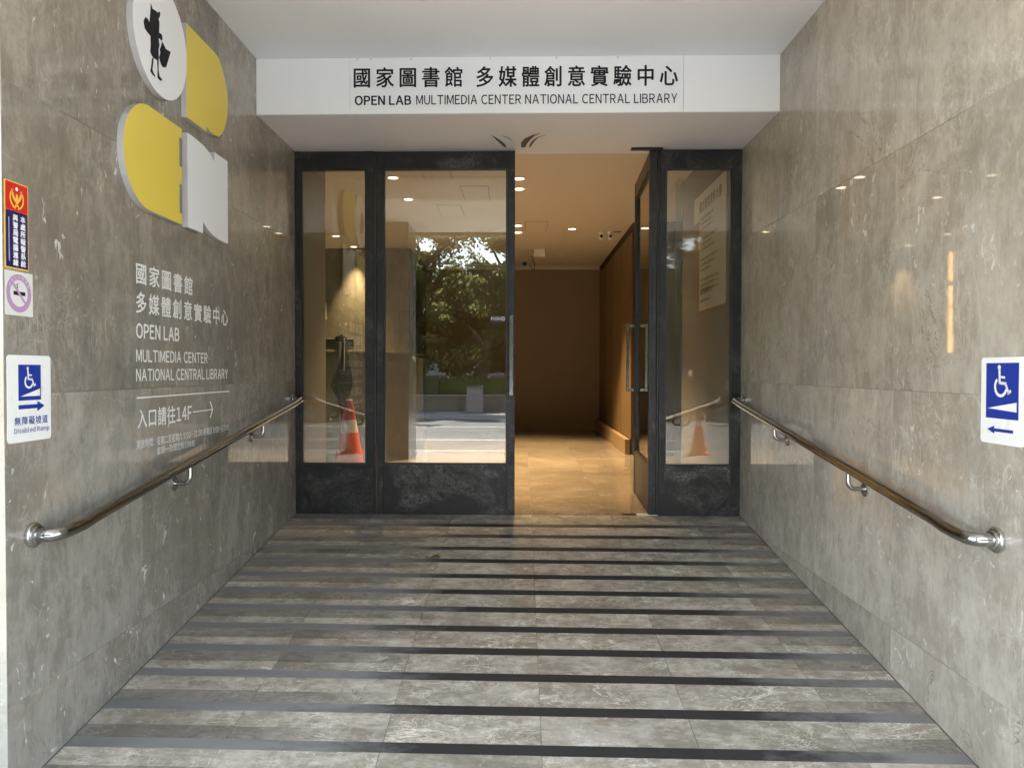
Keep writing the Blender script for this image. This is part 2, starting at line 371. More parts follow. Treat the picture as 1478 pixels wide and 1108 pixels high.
def text(name, body, plane, a0, b0, a1, b1, off, mat, parent, bold=0.0, sp=1.0, ext=.0006, thick=None, **k):
    """plane 'L' left wall (a = Y, b = Z), 'R' right wall (a0 the far, a1 the near Y), 'F' facing the camera (a = X, b = Z);
    off = distance of the plane along its axis; the lettering fills the box a0..a1, b0..b1"""
    GV, GF, WI = [], [], []; x = 0.0; wi = 0
    for ch in body:
        if ch == ' ': x += .30 * sp; wi += 1; continue
        gv, gf, gx0, gx1 = glyph(ch); nV = len(GV)
        if ord(ch) < 128 or ch == '‧':
            gap = .075 if ch not in ':-‧' else .06
            GV += [(u - gx0 + x + gap, w_) for u, w_ in gv]; x += (gx1 - gx0) + 2 * gap
        else: GV += [(u + x, w_) for u, w_ in gv]; x += 1.0 * sp
        GF += [tuple(i + nV for i in f) for f in gf]; WI += [wi] * len(gv)
    me = bpy.data.meshes.new(name); me.from_pydata([(u, w_, 0) for u, w_ in GV], [], GF)
    xs = [v.co.x for v in me.vertices]; ys = [v.co.y for v in me.vertices]
    x0, x1, y0, y1 = min(xs), max(xs), min(ys), max(ys)
    for v in me.vertices:
        u = a0 + (v.co.x - x0) / (x1 - x0) * (a1 - a0); w = b0 + (v.co.y - y0) / (y1 - y0) * (b1 - b0)
        v.co = (off, u, w) if plane in 'LR' else (u, off, w)
    if plane == 'L' and wi:
        last = None
        for w_i in range(wi + 1):
            ids = [i for i in range(len(WI)) if WI[i] == w_i]; mp = {v: k2 for k2, v in enumerate(ids)}
            co = [tuple(me.vertices[i].co) for i in ids]; fc = [tuple(mp[i] for i in f) for f in GF if f[0] in mp]
            m2 = bpy.data.meshes.new(name)
            if bold:
                hh = bold * abs(b1 - b0) * .9; V_, P_ = [], []
                for j, (du, dw) in enumerate(((0, 0), (1, 0), (-1, 0), (0, .8), (0, -.8), (.7, .6), (-.7, .6), (.7, -.6), (-.7, -.6))):
                    nV = len(V_); V_ += [(a_ + j * .00004, c_ + du * hh, d_ + dw * hh) for a_, c_, d_ in co]; P_ += [tuple(i + nV for i in p) for p in fc]
                co, fc = V_, P_
            m2.from_pydata(co, [], fc); m2.materials.append(mat); last = link(name, m2, None, parent, **k)
        return last
    if bold:
        hh = bold * abs(b1 - b0) * .9; vv = [tuple(v.co) for v in me.vertices]; pp = [tuple(p.vertices) for p in me.polygons]
        V_, P_ = [], []; sgn = 1 if plane == 'L' else -1
        for j, (du, dw) in enumerate(((0, 0), (1, 0), (-1, 0), (0, .8), (0, -.8), (.7, .6), (-.7, .6), (.7, -.6), (-.7, -.6))):
            nV = len(V_); e_ = sgn * j * .00004
            V_ += [((x + e_, y + du * hh, z + dw * hh) if plane in 'LR' else (x + du * hh, y + e_, z + dw * hh)) for x, y, z in vv]
            P_ += [tuple(i + nV for i in p) for p in pp]
        me = bpy.data.meshes.new(name); me.from_pydata(V_, [], P_)
    me.materials.clear(); me.materials.append(mat); me.name = name
    me.update()
    return link(name, me, None, parent, **k)
def P3(plane, off, a, b): return (off, a, b) if plane in 'LR' else (a, off, b)
def flat(name, plane, off, pts, mat, parent=None, d=.001, **k):
    n = {'L': (-d, 0, 0), 'R': (d, 0, 0), 'F': (0, d, 0)}[plane]
    mb = MB(); mb.prism([P3(plane, off, a, b) for a, b in pts], n); return mb.build(name, mat, parent, **k)
def rect(a0, b0, a1, b1): return [(a0, b0), (a1, b0), (a1, b1), (a0, b1)]
def rrect(a0, b0, a1, b1, r, n=4):
    s = 1 if a1 > a0 else -1; pts = []
    for cx, cy, st in ((a1 - s * r, b1 - r, 0), (a0 + s * r, b1 - r, 90), (a0 + s * r, b0 + r, 180), (a1 - s * r, b0 + r, 270)):
        for i in range(n + 1):
            A = R(st + 90 * i / n); pts.append((cx + s * r * math.cos(A), cy + r * math.sin(A)))
    return pts
def disc(ca, cb, ra, rb=None, n=28, a0=0, a1=360):
    rb = rb or ra; return [(ca + ra * math.cos(R(a0 + (a1 - a0) * i / n)), cb + rb * math.sin(R(a0 + (a1 - a0) * i / n))) for i in range(n if a1 - a0 == 360 else n + 1)]
def arcpts(ca, cb, r, a0, a1, n=12): return [(ca + r * math.cos(R(a0 + (a1 - a0) * i / n)), cb + r * math.sin(R(a0 + (a1 - a0) * i / n))) for i in range(n + 1)]
def band(ca, cb, r0, r1, a0, a1, n=24, sx=1):
    o = arcpts(0, 0, r1, a0, a1, n); i = arcpts(0, 0, r0, a1, a0, n)
    return [(ca + sx * x, cb + y) for x, y in o + i]

# ================================================================== STRUCTURE
# ground outside
MB().box(-14, 14, -3.3, 2.3, ZG - .3, ZG - .012).build('pavement_base', plain('paver_bed', (.22, .20, .17), .9), kind='structure')
t = NT('asphalt'); v = t.coords(rnd=False); n1 = t.noise(v, 60, 4, .7); n2 = t.noise(v, .5, 5)
t.set(col=t.mix(t.math('MULTIPLY_ADD', n2, .5, t.math('MULTIPLY', n1, .5)), (.09, .094, .10), (.165, .170, .178)), rough=.75); t.bump(n1, .3, .003)
M['asphalt'] = t.m
MB().box(-150, 150, -150, 150, -3.2, -1.70).build('ground', plain('far_ground', (.10, .10, .07), .95, var=.3, scale=.4), kind='structure')
MB().box(-60, 60, -14.3, -3.48, -1.699, -1.62).build('road', M['asphalt'], kind='structure')
MB().box(-60, 60, -3.48, -3.303, -1.699, -1.495).build('kerb', plain('kerb_concrete', (.45, .44, .42), .8), kind='structure')
MB().box(-60, 60, -14.5, -14.303, -1.699, -1.47).build('kerb', plain('kerb_concrete', (.45, .44, .42), .8), kind='structure')
MB().box(-60, 60, -16.4, -14.503, -1.699, -1.475).build('far_pavement', plain('grey_blue_paving', (.20, .20, .20), .8, scale=3), kind='structure')
for yy in (-6.9, -10.9):
    MB().box(-60, 60, yy - .06, yy + .06, -1.6195, -1.616).build('lane_marking', M['paint'], kind='structure')
# pavement slabs just outside the entrance (seen mirrored in the door glass)
pv = empty('pavement', (0, 0, ZG), kind='structure')
mpA = marble('sandy_paver', (.27, .235, .19), (.35, .31, .255), (.43, .39, .335), rough=.6, fleck=.1, veins=.1, cracks=.2, scl=2, objvar=.25)
mpB = marble('grey_paver', (.30, .29, .28), (.38, .37, .36), (.47, .46, .45), rough=.6, fleck=.1, veins=.1, cracks=.2, scl=2, objvar=.2)
me_cache = {}
for iy in range(9):
    y0 = -3.30 + iy * .6
    if y0 + .6 > 2.15: continue
    for ix in range(-7, 8):
        x0 = ix * .6 - .3
        mm = mpB if iy < 2 else mpA
        key = mm.name
        if y0 + .6 > .78 and abs(x0 + .3) < 1.9: continue
        if key not in me_cache:
            b = MB(); b.box(.003, .597, .003, .597, -.03, 0); o = b.build('paver', mm, pv); me_cache[key] = o.data
        else: o = bpy.data.objects.new('paver', me_cache[key]); COL.objects.link(o); o.parent = pv
        o.location = (x0, y0, 0)

# ---------------- the ramp
ramp = empty('ramp', (0, 0, ZG), kind='structure')
KX = .012
def ry(x, y): return y - KX * x * max(0, min(1, (5.2 - y) / .6))
b = MB(); b.hexa([(XL, .80, ZG - .2), (XR, .80, ZG - .2), (XR, YD, ZG - .2), (XL, YD, ZG - .2)],
                 [(XL, .80, zf(.80) - .012), (XR, .80, zf(.80) - .012), (XR, YD, Z0 - .012), (XL, YD, Z0 - .012)])
b.build('ramp_bed', M['grout'], ramp)
strips = [5.061, 4.842, 4.610, 4.399, 4.167, 3.949, 3.734, 3.520, 3.302, 3.082, 2.836, 2.596, 2.36, 2.13, 1.90]
xj = [XL + .002, -1.040, -.484, .070, .614, 1.160, XR - .002]
SW = .030
def slab(name, x0, x1, y0, y1, mat, parent, dz=0, g=.0008):
    b = MB(); x0 += g; x1 -= g; y0 += g; y1 -= g
    c = [(x0, ry(x0, y0)), (x1, ry(x1, y0)), (x1, ry(x1, y1)), (x0, ry(x0, y1))]
    b.hexa([(x, y, zf(y) - .03) for x, y in c], [(x, y, zf(y) + dz) for x, y in c])
    return b.build(name, mat, parent)
prev = YD + .002
for i, ys in enumerate(strips):
    for k in range(6):
        slab('paving_tile', xj[k], xj[k + 1], ys + SW, prev, M['ramp'] if ys > 3.05 else M['ramp2'], ramp, dz=random.uniform(-.0004, .0004))
    for k in range(3):
        slab('anti_slip_strip', xj[2 * k], xj[2 * k + 2], ys - SW, ys + SW, M['strip'], ramp, dz=.0006, g=.0004)
    prev = ys - SW
for k in range(6): slab('paving_tile', xj[k], xj[k + 1], .82, prev, M['ramp'], ramp)

for X, s_, in ((XL, 1), (XR, -1)):
    b = MB(); a0, a1 = X, X + s_ * .004
    b.hexa([(a0, 1.0, zf(1.0) - .01), (a1, 1.0, zf(1.0) - .01), (a1, YD, Z0 - .01), (a0, YD, Z0 - .01)], [(a0, 1.0, zf(1.0) + .004), (a1, 1.0, zf(1.0) + .002), (a1, YD, Z0 + .002), (a0, YD, Z0 + .004)])
    b.build('sealant_joint', plain('dark_sealant', (.10, .09, .075), .7, var=.4, scale=20), ramp)
# ---------------- marble side walls, slab by slab
def wall_side(X, sgn, mat, label, name='marble_wall'):
    w = empty(name, (X, YFAC, ZG), label=label, cat='wall')
    xb = X + sgn * .022
    MB().box(xb, X + sgn * .35, YFAC + .022, YD, ZG - .1, 2.1).build('wall_core', M['grout'], w)
    zs = [ZG - .08, -1.05, -.080, .887, 1.90]; ys = [YFAC, 3.14, 3.98, 4.82, YD + .05]
    for a in range(4):
        for c in range(4):
            g = .0006
            MB().box(X, xb, ys[c] + g, ys[c + 1] - g, zs[a] + g, zs[a + 1] - g).build('marble_slab', mat, w, bevel=.0005)
    return w
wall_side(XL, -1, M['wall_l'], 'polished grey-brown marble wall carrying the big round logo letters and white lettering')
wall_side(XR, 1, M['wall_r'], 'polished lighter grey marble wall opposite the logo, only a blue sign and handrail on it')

# ---------------- ceiling, fascia, soffit
MB().box(XL, XR, YFAC + .002, YF + .1, ZC, ZC + .2).build('ceiling', M['ceil'], kind='structure')
fb = empty('fascia_sign', (0, YF, ZS), label='long white fascia board above the doors with black library name in Chinese and English', cat='sign')
for x0, x1 in ((XL + .001, -1.0268), (-1.0252, .9472), (.9488, XR - .001)):
    MB().box(x0, x1, YF, YF + .018, ZS, ZC - .001).build('fascia_panel', M['white'], fb, bevel=.001)
MB().box(XL + .001, XR - .001, YF + .019, YF + .08, ZS + .003, ZC - .002).build('fascia_core', M['panel_side'], fb)
yo = YF - .0015
text('lettering', '國家圖書館', 'F', -1.001, 1.674, -.358, 1.790, yo, M['ink'], fb, bold=.022, sp=1.22)
text('lettering', '多媒體創意實驗中心', 'F', -.271, 1.672, .912, 1.792, yo, M['ink'], fb, bold=.022, sp=1.22)
text('lettering', 'OPEN LAB', 'F', -.995, 1.570, -.662, 1.624, yo, M['ink'], fb, bold=.045, sp=.98)
text('lettering', 'MULTIMEDIA CENTER NATIONAL CENTRAL LIBRARY', 'F', -.630, 1.570, .910, 1.626, yo, M['ink'], fb, bold=.014)
for x in (-.98, -.90, -.66, -.19, .20, .56):
    MB().lathe((x, YF - .003, ZC - .012), [(.005, 0), (.004, -.002)], 'Y', 10).build('screw', M['panel_side'], fb)
MB().box(XL, XR, YF + .081, YD + .10, ZS, ZS + .4).build('soffit', M['soffit'], kind='structure')
MB().box(XL, XR, YF + .001, YF + .080, ZS - .0035, ZS - .0005).build('soffit_edge', M['soffit'], kind='structure')
# painted-over arcs scraped into the soffit by the door tops
def smear(pts, ws):
    b = MB(); L_ = []; R_ = []
    for i, (x, y) in enumerate(pts):
        a = Vector(pts[min(i + 1, len(pts) - 1)]) - Vector(pts[max(i - 1, 0)]); n = Vector((-a.y, a.x)).normalized() * ws[i]
        L_.append((x + n.x, y + n.y)); R_.append((x - n.x, y - n.y))
    for i in range(len(pts) - 1):
        b.prism([(L_[i] + (ZS - .0018,)), (L_[i + 1] + (ZS - .0018,)), (R_[i + 1] + (ZS - .0018,)), (R_[i] + (ZS - .0018,))], (0, 0, .001))
    return b
tag(smear([(-.20, 4.97), (-.165, 5.06), (-.135, 5.15), (-.115, 5.23)], [.001, .010, .013, .008]).build('scrape_mark', M['smear']), 'short dark curved scrape on the soffit over the closed door leaf', 'scrape mark')
tag(smear([(-.13, 4.98), (-.09, 5.03), (-.065, 5.10)], [.001, .003, .001]).build('scrape_mark', M['smear']), 'faint thin curved scrape between the two dark soffit scrapes', 'scrape mark')
tag(smear([(.115, 4.93), (.07, 4.98), (.035, 5.05), (.012, 5.14), (.005, 5.24)], [.001, .010, .020, .022, .014]).build('scrape_mark', M['smear']), 'broad dark curved scrape on the soffit at the edge of the open doorway', 'scrape mark')
tag(smear([(.15, 4.97), (.10, 5.02), (.072, 5.10), (.055, 5.19), (.05, 5.25)], [.001, .004, .008, .008, .002]).build('scrape_mark', M['smear']), 'thin dark curved scrape just right of the broad soffit scrape', 'scrape mark')
for x, lab in ((-.505, 'recessed round ceiling light left of centre in the entrance ceiling'), (.475, 'recessed round ceiling light right of centre in the entrance ceiling')):
    e = empty('ceiling_light', (x, 3.75, ZC), label=lab, cat='ceiling light', group='unlit round lights in the entrance ceiling')
    MB().lathe((x, 3.75, ZC), [(.085, -.0005), (.085, -.006), (.070, -.008), (.062, -.002)], 'Z', 32).build('trim_ring', M['panel_side'], e, smooth=True)
    MB().lathe((x, 3.75, ZC - .0035), [(.060, 0), (.02, -.001)], 'Z', 24).build('diffuser', M['paper'], e)

# ---------------- the building over and beside the entrance (behind the camera too)
bd = empty('building', (0, YFAC, ZG), label='cream stone street front around the recessed marble entrance', cat='building')
MB().box(-9, XL - .001, YFAC, YFAC + .3, ZG - .1, 2.2).build('facade_wall', M['facade'], bd)
MB().box(XR + .001, 9, YFAC, YFAC + .3, ZG - .1, 2.2).build('facade_wall', M['facade'], bd)
MB().box(XL, XR, YFAC - .0, YFAC + .3, ZC + .201, 2.2).build('lintel', M['facade'], bd)
MB().box(-9, 9, -1.6, YFAC + .3, 2.202, 2.5).build('arcade_ceiling', M['ceil'], bd)
MB().box(-9, 9, -1.8, -1.602, 2.15, 9).build('upper_facade', M['facade'], bd)
MB().box(-2.75, -1.70, -1.55, -.75, ZG - .05, 2.2).build('column', M['wall_l'], bd)
MB().box(3.5, 4.5, -1.55, -.75, ZG - .05, 2.2).build('column', M['wall_l'], bd)
# outer shell of the lobby so no daylight leaks in
MB().box(-5.3, -5.0, YD + .1, 13.4, ZG - .2, 2.4).build('outer_wall', M['mauve'], bd)
MB().box(3.0, 3.3, YD + .1, 13.4, ZG - .2, 2.4).build('outer_wall', M['mauve'], bd)
MB().box(-5.3, XL - .36, YFAC + .31, YD + .1, ZG - .2, 2.4).build('party_wall', M['mauve'], bd)
MB().box(XR + .36, 3.3, YFAC + .31, YD + .1, ZG - .2, 2.4).build('party_wall', M['mauve'], bd)

# ================================================================== LOBBY
MB().box(-5, 3, YD + .1, 13.2, ZI, ZI + .1).build('lobby_ceiling', M['tan'], kind='structure')
MB().box(-5, 3, YD + .102, YD + .12, ZS, ZI).build('door_header', M['tan'], kind='structure')
MB().box(-5, XL, YD + .08, YD + .12, ZG, ZI).build('lobby_front_wall', M['mauve'], kind='structure')
MB().box(XR, 3, YD + .08, YD + .12, ZG, ZI).build('lobby_front_wall', M['mauve'], kind='structure')
lf = empty('lobby_floor', (0, YD, Z0), kind='structure')
MB().box(-5, 3, YD, 13.2, Z0 - .2, Z0 - .008).build('floor_bed', M['grout'], lf)
xs = [-5, -3.8, -2.7, -1.594, -1.040, -.484, .070, .614, 1.160, 1.9, 3.0]; ys = [5.304, 5.75, 6.65, 7.55, 8.45, 9.35, 10.3, 11.3, 12.2, 13.2]
for a in range(len(xs) - 1):
    for c in range(len(ys) - 1):
        MB().box(xs[a] + .0008, xs[a + 1] - .0008, ys[c] + .0008, ys[c + 1] - .0008, Z0 - .02, Z0).build('floor_tile', M['lobby'], lf)
MB().box(-1.75, 3, 12.85, 13.2, Z0, ZI).build('lobby_back_wall', M['backwall'], kind='structure')
MB().box(-1.73, 1.29, 12.84, 12.849, ZI - .07, ZI - .005).build('cove_trim', plain('pale_trim', (.5, .42, .32), .4), kind='structure')
# stone wall behind the desk
sw = empty('lobby_stone_wall', (-3, 11, Z0), kind='structure')
MB().box(-5, -1.62, 11.022, 13.2, Z0, ZI).build('wall_core', plain('dark_side_panel', (.05, .045, .04), .5), sw)
zz = [Z0, -.05, .85, ZI]; xx = [-5, -3.7, -2.85, -2.42, -1.63]
for a in range(4):
    for c in range(3):
        MB().box(xx[a] + .002, xx[a + 1] - .002, 11.0, 11.020, zz[c] + .002, zz[c + 1] - .002).build('stone_panel', M['stone'], sw)
# left stub wall next to the side light
MB().box(XL - .3, -1.56, YD + .12, 6.03, Z0, ZI).build('lobby_pier', M['mauve'], kind='structure')
# right hand walls
MB().box(1.50, 1.8, YD + .12, 7.2, Z0, ZI).build('lobby_right_wall', M['mauve'], kind='structure')
MB().box(1.95, 2.1, 7.2, 9.1, Z0, ZI).build('lobby_recess_wall', plain('olive_grey_plaster', (.20, .19, .15), .6), kind='structure')
MB().box(1.8, 1.95, 7.0, 7.19, Z0, ZI).build('lobby_recess_wall', M['mauve'], kind='structure')
ww = empty('wood_wall', (1.3, 11, Z0), label='brown wood veneer panel wall with a low ledge along the right of the lobby', cat='wall')
MB().box(1.318, 1.95, 9.1, 12.85, Z0, ZI).build('wall_core', M['joint'], ww)
py = [9.10, 10.05, 11.0, 11.95, 12.84]
for i in range(4):
    MB().box(1.30, 1.317, py[i] + .02, py[i + 1] - .02, Z0 + .19, ZI - .12).build('wood_panel', M['wood'], ww)
MB().box(1.235, 1.299, 9.16, 12.84, Z0 + .001, Z0 + .18).build('ledge', plain('pale_wood_ledge', (.26, .17, .09), .4), ww, bevel=.003)
# tall fins seen between panels and glass edge near the open leaf
MB().box(1.44, 1.49, 7.21, 7.23, Z0, ZI - .02).build('glass_fin', M['glass_in'], tag(empty('glass_screen', (1.5, 7.2, Z0)), 'narrow greenish glass screen edge beside the notice board wall', 'screen'))

# lobby downlights
def downlight(x, y, z, label, power, group='lit recessed downlights in the lobby ceiling', size=86, on=True, blend=.55):
    e = empty('downlight', (x, y, z), label=label, cat='ceiling light', group=group)
    MB().lathe((x, y, z), [(.062, -.0004), (.062, -.005), (.050, -.007), (.046, -.002)], 'Z', 24).build('trim_ring', M['lamp_ring'], e, smooth=True)
    MB().lathe((x, y, z - .0025), [(.044, 0), (.030, -.002)], 'Z', 20).build('lamp_lens', M['lens'] if on else M['paper'], e)
    if on:
        l = bpy.data.lights.new('downlight_lamp', 'SPOT'); l.energy = power; l.color = (1, .71, .39); l.spot_size = R(size); l.spot_blend = blend; l.shadow_soft_size = .04
        o = bpy.data.objects.new('downlight_lamp', l); COL.objects.link(o); o.parent = e; o.location = (0, 0, -.02)
    return e
DL = [(-1.18, 6.96, 'lit downlight seen high in the left door glass, nearest of the pair', 1.0),
      (-1.17, 7.84, 'second lit downlight down in the left door glass, behind the first', 1.0),
      (-2.44, 9.97, 'lit downlight seen through the left side window, nearer the door', .8),
      (-.03, 7.01, 'topmost lit downlight beside the edge of the closed door leaf', 1.0),
      (-.03, 7.41, 'second lit downlight beside the edge of the closed door leaf', 1.0),
      (-.05, 9.29, 'third lit downlight beside the edge of the closed door leaf', 1.0),
      (-.05, 9.75, 'lowest lit downlight beside the edge of the closed door leaf', 1.0),
      (.62, 9.52, 'bright downlight alone in the middle of the visible lobby ceiling', 1.2)]
for x, y, lab, kf in DL: downlight(x, y, ZI, lab, DL_POWER * kf, size=(62 if x > .5 else 86))
downlight(-2.40, 10.84, ZI, 'lit downlight washing the stone wall behind the desk', DL_POWER * 1.3, size=60, blend=.9)
downlight(.60, 11.78, ZI, 'unlit downlight close to the brown lobby back wall', 0, on=False)
downlight(-3.6, 8.0, ZI, 'added downlight over the reception desk, unseen behind the left door post', DL_POWER, size=110)  # extra lamp out of view, added for more light on the lobby floor
# added glowing strip, out of direct view, mirrored in the right marble wall
wlg = empty('added_glow_strip', (-3.05, 10.98, .9), label='tall narrow glowing strip added behind the reception desk, mirrored in right marble wall', cat='glowing strip')
MB().box(-3.078, -3.022, 10.975, 10.999, .15, 1.70).build('strip_backing', M['lamp_ring'], wlg)
MB().box(-3.066, -3.034, 10.965, 10.974, .17, 1.20).build('glow_face', emit('amber_glow', (1, .52, .12), 1.3), wlg)
MB().box(-3.066, -3.034, 10.965, 10.974, 1.26, 1.68).build('glow_face', emit('amber_glow', (1, .52, .12), 1.3), wlg)
# ceiling hatches
for pts, lab in (([(-.893, 6.70), (-.633, 6.68), (-.643, 7.035), (-.899, 7.035)], 'access hatch outline in lobby ceiling nearest the left door leaf'),
                 ([(-.594, 7.29), (-.322, 7.29), (-.337, 7.93), (-.594, 7.93)], 'middle access hatch in the lobby ceiling, most sharply outlined'),
                 ([(-.91, 8.11), (-.656, 8.14), (-.655, 8.73), (-.925, 8.73)], 'farthest access hatch in the lobby ceiling behind the left door glass'),
                 ([(.035, 9.03), (.306, 9.03), (.306, 9.66), (.040, 9.66)], 'access hatch in the lobby ceiling seen through the open doorway')):
    c = Vector((sum(p[0] for p in pts) / 4, sum(p[1] for p in pts) / 4))
    e = empty('access_hatch', (c.x, c.y, ZI), label=lab, cat='hatch')
    b = MB(); b.prism([(x, y, ZI - .0012) for x, y in pts], (0, 0, .0008)); b.build('shadow_gap', M['joint'], e)
    q_ = [(c + (Vector(p) - c) * .965) for p in pts]
    b = MB(); b.prism([(p.x, p.y, ZI - .0035) for p in q_], (0, 0, .0020)); b.build('hatch_panel', M['tan'], e)

# cameras on the lobby ceiling
def dome_cam(x, y, lab):
    e = empty('security_camera', (x, y, ZI), label=lab, cat='security camera', group='white dome cameras on the lobby ceiling')
    MB().lathe((x, y, ZI), [(.045, 0), (.045, -.02), (.038, -.03)], 'Z', 20).build('camera_base', M['lamp_ring'], e, smooth=True)
    MB().lathe((x, y, ZI - .03), [(.030, 0), (.040, -.018), (.040, -.04), (.030, -.062), (.012, -.07)], 'Z', 20).build('camera_head', M['vinyl'], e, smooth=True)
    MB().lathe((x - .005, y - .046, ZI - .055), [(.020, .012), (.018, 0), (.012, -.003)], 'Y', 16).build('camera_lens', M['black'], e, smooth=True)
dome_cam(1.01, 9.77, 'white dome security camera, left one of the pair on the lobby ceiling')
dome_cam(1.125, 9.77, 'white dome security camera, right one of the pair with dark lens facing out')
MB().box(1.16, 1.25, 9.70, 9.715, ZI - .012, ZI - .001).build('cable_duct', M['backwall'], tag(empty('cable_trunking', (1.2, 9.7, ZI)), 'short brown cable duct on the ceiling right of the dome cameras', 'cable duct'))
e = empty('security_camera', (.11, 11.2, ZI), label='dark bullet camera with looping cable hanging from a white ceiling box', cat='security camera')
MB().box(.17, .33, 11.1, 11.26, ZI - .10, ZI).build('junction_box', M['vinyl'], e, bevel=.004)
MB().tube([(.11, 11.2, ZI), (.11, 11.2, ZI - .16)], .010, 10).build('mount', M['panel_side'], e, smooth=True)
MB().tube([(.13, 11.34, ZI - .15), (.08, 11.20, ZI - .19), (.04, 11.06, ZI - .22)], [.035, .042, .042], 16).build('camera_body', M['panel_side'], e, smooth=True)
MB().tube([(.037, 11.055, ZI - .221), (.033, 11.04, ZI - .224)], .034, 16).build('camera_lens', M['black'], e, smooth=True)
MB().tube([(.13 + .05 * math.sin(A * .5) * 1.0, 11.15, ZI - .1 - .12 * (1 - math.cos(A * .62)) ) for A in [i * .5 for i in range(9)]] + [(.10, 11.18, ZI - .22)], .006, 8).build('cable', M['black'], e, smooth=True)

# notice board on the right lobby wall
nb = empty('notice_board', (1.49, 6.1, 1.0), label='white building directory board with rows of small text seen through the right side window', cat='notice board')
MB().box(1.484, 1.499, 5.60, 6.62, .47, 1.46).build('board_back', plain('pale_wood_board', (.30, .20, .11), .5), nb)
MB().box(1.480, 1.4835, 5.60, 6.42, .49, 1.455).build('board_face', plain('white_board', (.70, .68, .63), .35), nb)
MB().box(1.480, 1.4835, 6.42, 6.62, 1.24, 1.455).build('board_face', plain('white_board', (.70, .68, .63), .35), nb)
gt = plain('grey_board_text', (.12, .11, .10), .5)
text('lettering', '國立教育資料大樓', 'R', 6.42, 1.30, 5.72, 1.39, 1.4795, gt, nb, bold=.02, sp=1.15)
rr = random.Random(5)
for i in range(17):
    z = 1.24 - i * .042
    if i % 4 == 3: continue
    text('lettering', rr.choice(['國家圖書館藝術教育中心', '多媒體創意實驗中心', '會議室演講廳辦公室', '中央圖書館資訊組']), 'R', 6.38, z - .012, rr.uniform(5.75, 6.05), z + .012, 1.4795, gt, nb, bold=.01)
text('lettering', '國家圖書館14F', 'R', 6.38, .62, 5.95, .67, 1.4795, gt, nb, bold=.03)

# reception desk
dk = empty('reception_desk', (-2.2, 8.5, Z0), label='tall dark reception desk behind the left side window with angled brown end', cat='desk')
b = MB(); b.prism([(-4.2, 7.95, .17), (-1.72, 7.95, .17), (-1.72, 7.95, Z0 + .001), (-4.2, 7.95, Z0 + .001)], (0, .03, 0)); b.build('front_panel', M['desk'], dk)
b = MB(); b.prism([(-1.718, 7.952, .17), (-1.24, 8.60, .17), (-1.24, 8.60, Z0 + .001), (-1.718, 7.952, Z0 + .001)], (-.03, .02, 0)); b.build('angled_panel', M['deskside'], dk)
b = MB(); b.prism([(-1.238, 8.602, .17), (-1.238, 9.5, .17), (-1.238, 9.5, Z0 + .001), (-1.238, 8.602, Z0 + .001)], (-.03, 0, 0)); b.build('side_panel', M['deskside'], dk)
b = MB(); b.prism([(-4.2, 7.93, .188), (-1.71, 7.93, .188), (-1.22, 8.59, .188), (-1.22, 9.52, .188), (-1.6, 9.52, .188), (-1.6, 8.75, .188), (-1.95, 8.35, .188), (-4.2, 8.35, .188)], (0, 0, -.017)); b.build('desk_top', M['deskside'], dk)
mo = empty('monitor', (-2.0, 8.1, .19), label='black computer monitor standing on the reception desk', cat='monitor')
MB().box(-2.17, -1.80, 8.10, 8.13, .212, .325).build('screen_back', M['black'], mo, bevel=.004)
MB().box(-2.17, -1.80, 8.095, 8.135, .326, .331).build('top_edge', M['lamp_ring'], mo)
MB().box(-2.0, -1.95, 8.10, 8.14, .1885, .213).build('stand', M['black'], mo)
# controls on stone wall
for (x0, x1, z0, z1, lab) in ((-3.02, -2.875, 1.10, 1.36, 'pale control box with dark screen on the stone wall, upper of two'), (-3.02, -2.835, .72, .96, 'plain pale box on the stone wall below the control box')):
    e = empty('wall_box', (x0, 11, z0), label=lab, cat='control box')
    MB().box(x0, x1, 10.965, 10.999, z0, z1).build('cover', M['vinyl'], e, bevel=.004)
    if z0 > 1: 
        MB().box(x0 + .04, x1 - .055, 10.958, 10.964, z0 + .12, z1 - .03).build('display', M['black'], e)
        for dx in (.06, .11): MB().lathe((x0 + dx, 10.962, z0 + .06), [(.012, 0), (.010, -.004)], 'Y', 10).build('button', M['black'], e)

# traffic cones
def cone(x, y, z, h, r, mat, lab):
    e = empty('traffic_cone', (x, y, z), label=lab, cat='traffic cone')
    b = MB(); b.box(x - r * 1.25, x + r * 1.25, y - r * 1.25, y + r * 1.25, z, z + .03); b.build('cone_base', mat, e, bevel=.008)
    def rad(t): return r * (1 - t) + .028 * t
    z1 = z + .031; H = h - .031
    def seg(t0, t1, m, nm, o=0): MB().lathe((x, y, z1), [(rad(t0) + o, H * t0), (rad(t1) + o, H * t1)], 'Z', 32).build(nm, m, e, smooth=True)
    seg(0, .65, mat, 'cone_body'); seg(.65, .79, M['band'], 'reflective_band', .001); seg(.79, 1, mat, 'cone_body')
    MB().lathe((x, y, z + h), [(.028, 0), (.024, .012), (.018, .012)], 'Z', 24).build('cone_tip', M['band'], e, smooth=True)
cone(-1.395, 6.12, Z0, .76, .155, M['cone'], 'faded red traffic cone with a pale band standing inside behind the left side window')
cone(-.13, -3.0, ZG, .72, .15, M['cone_or'], 'orange traffic cone on the street kerb, mirrored at the edge of the door glass')

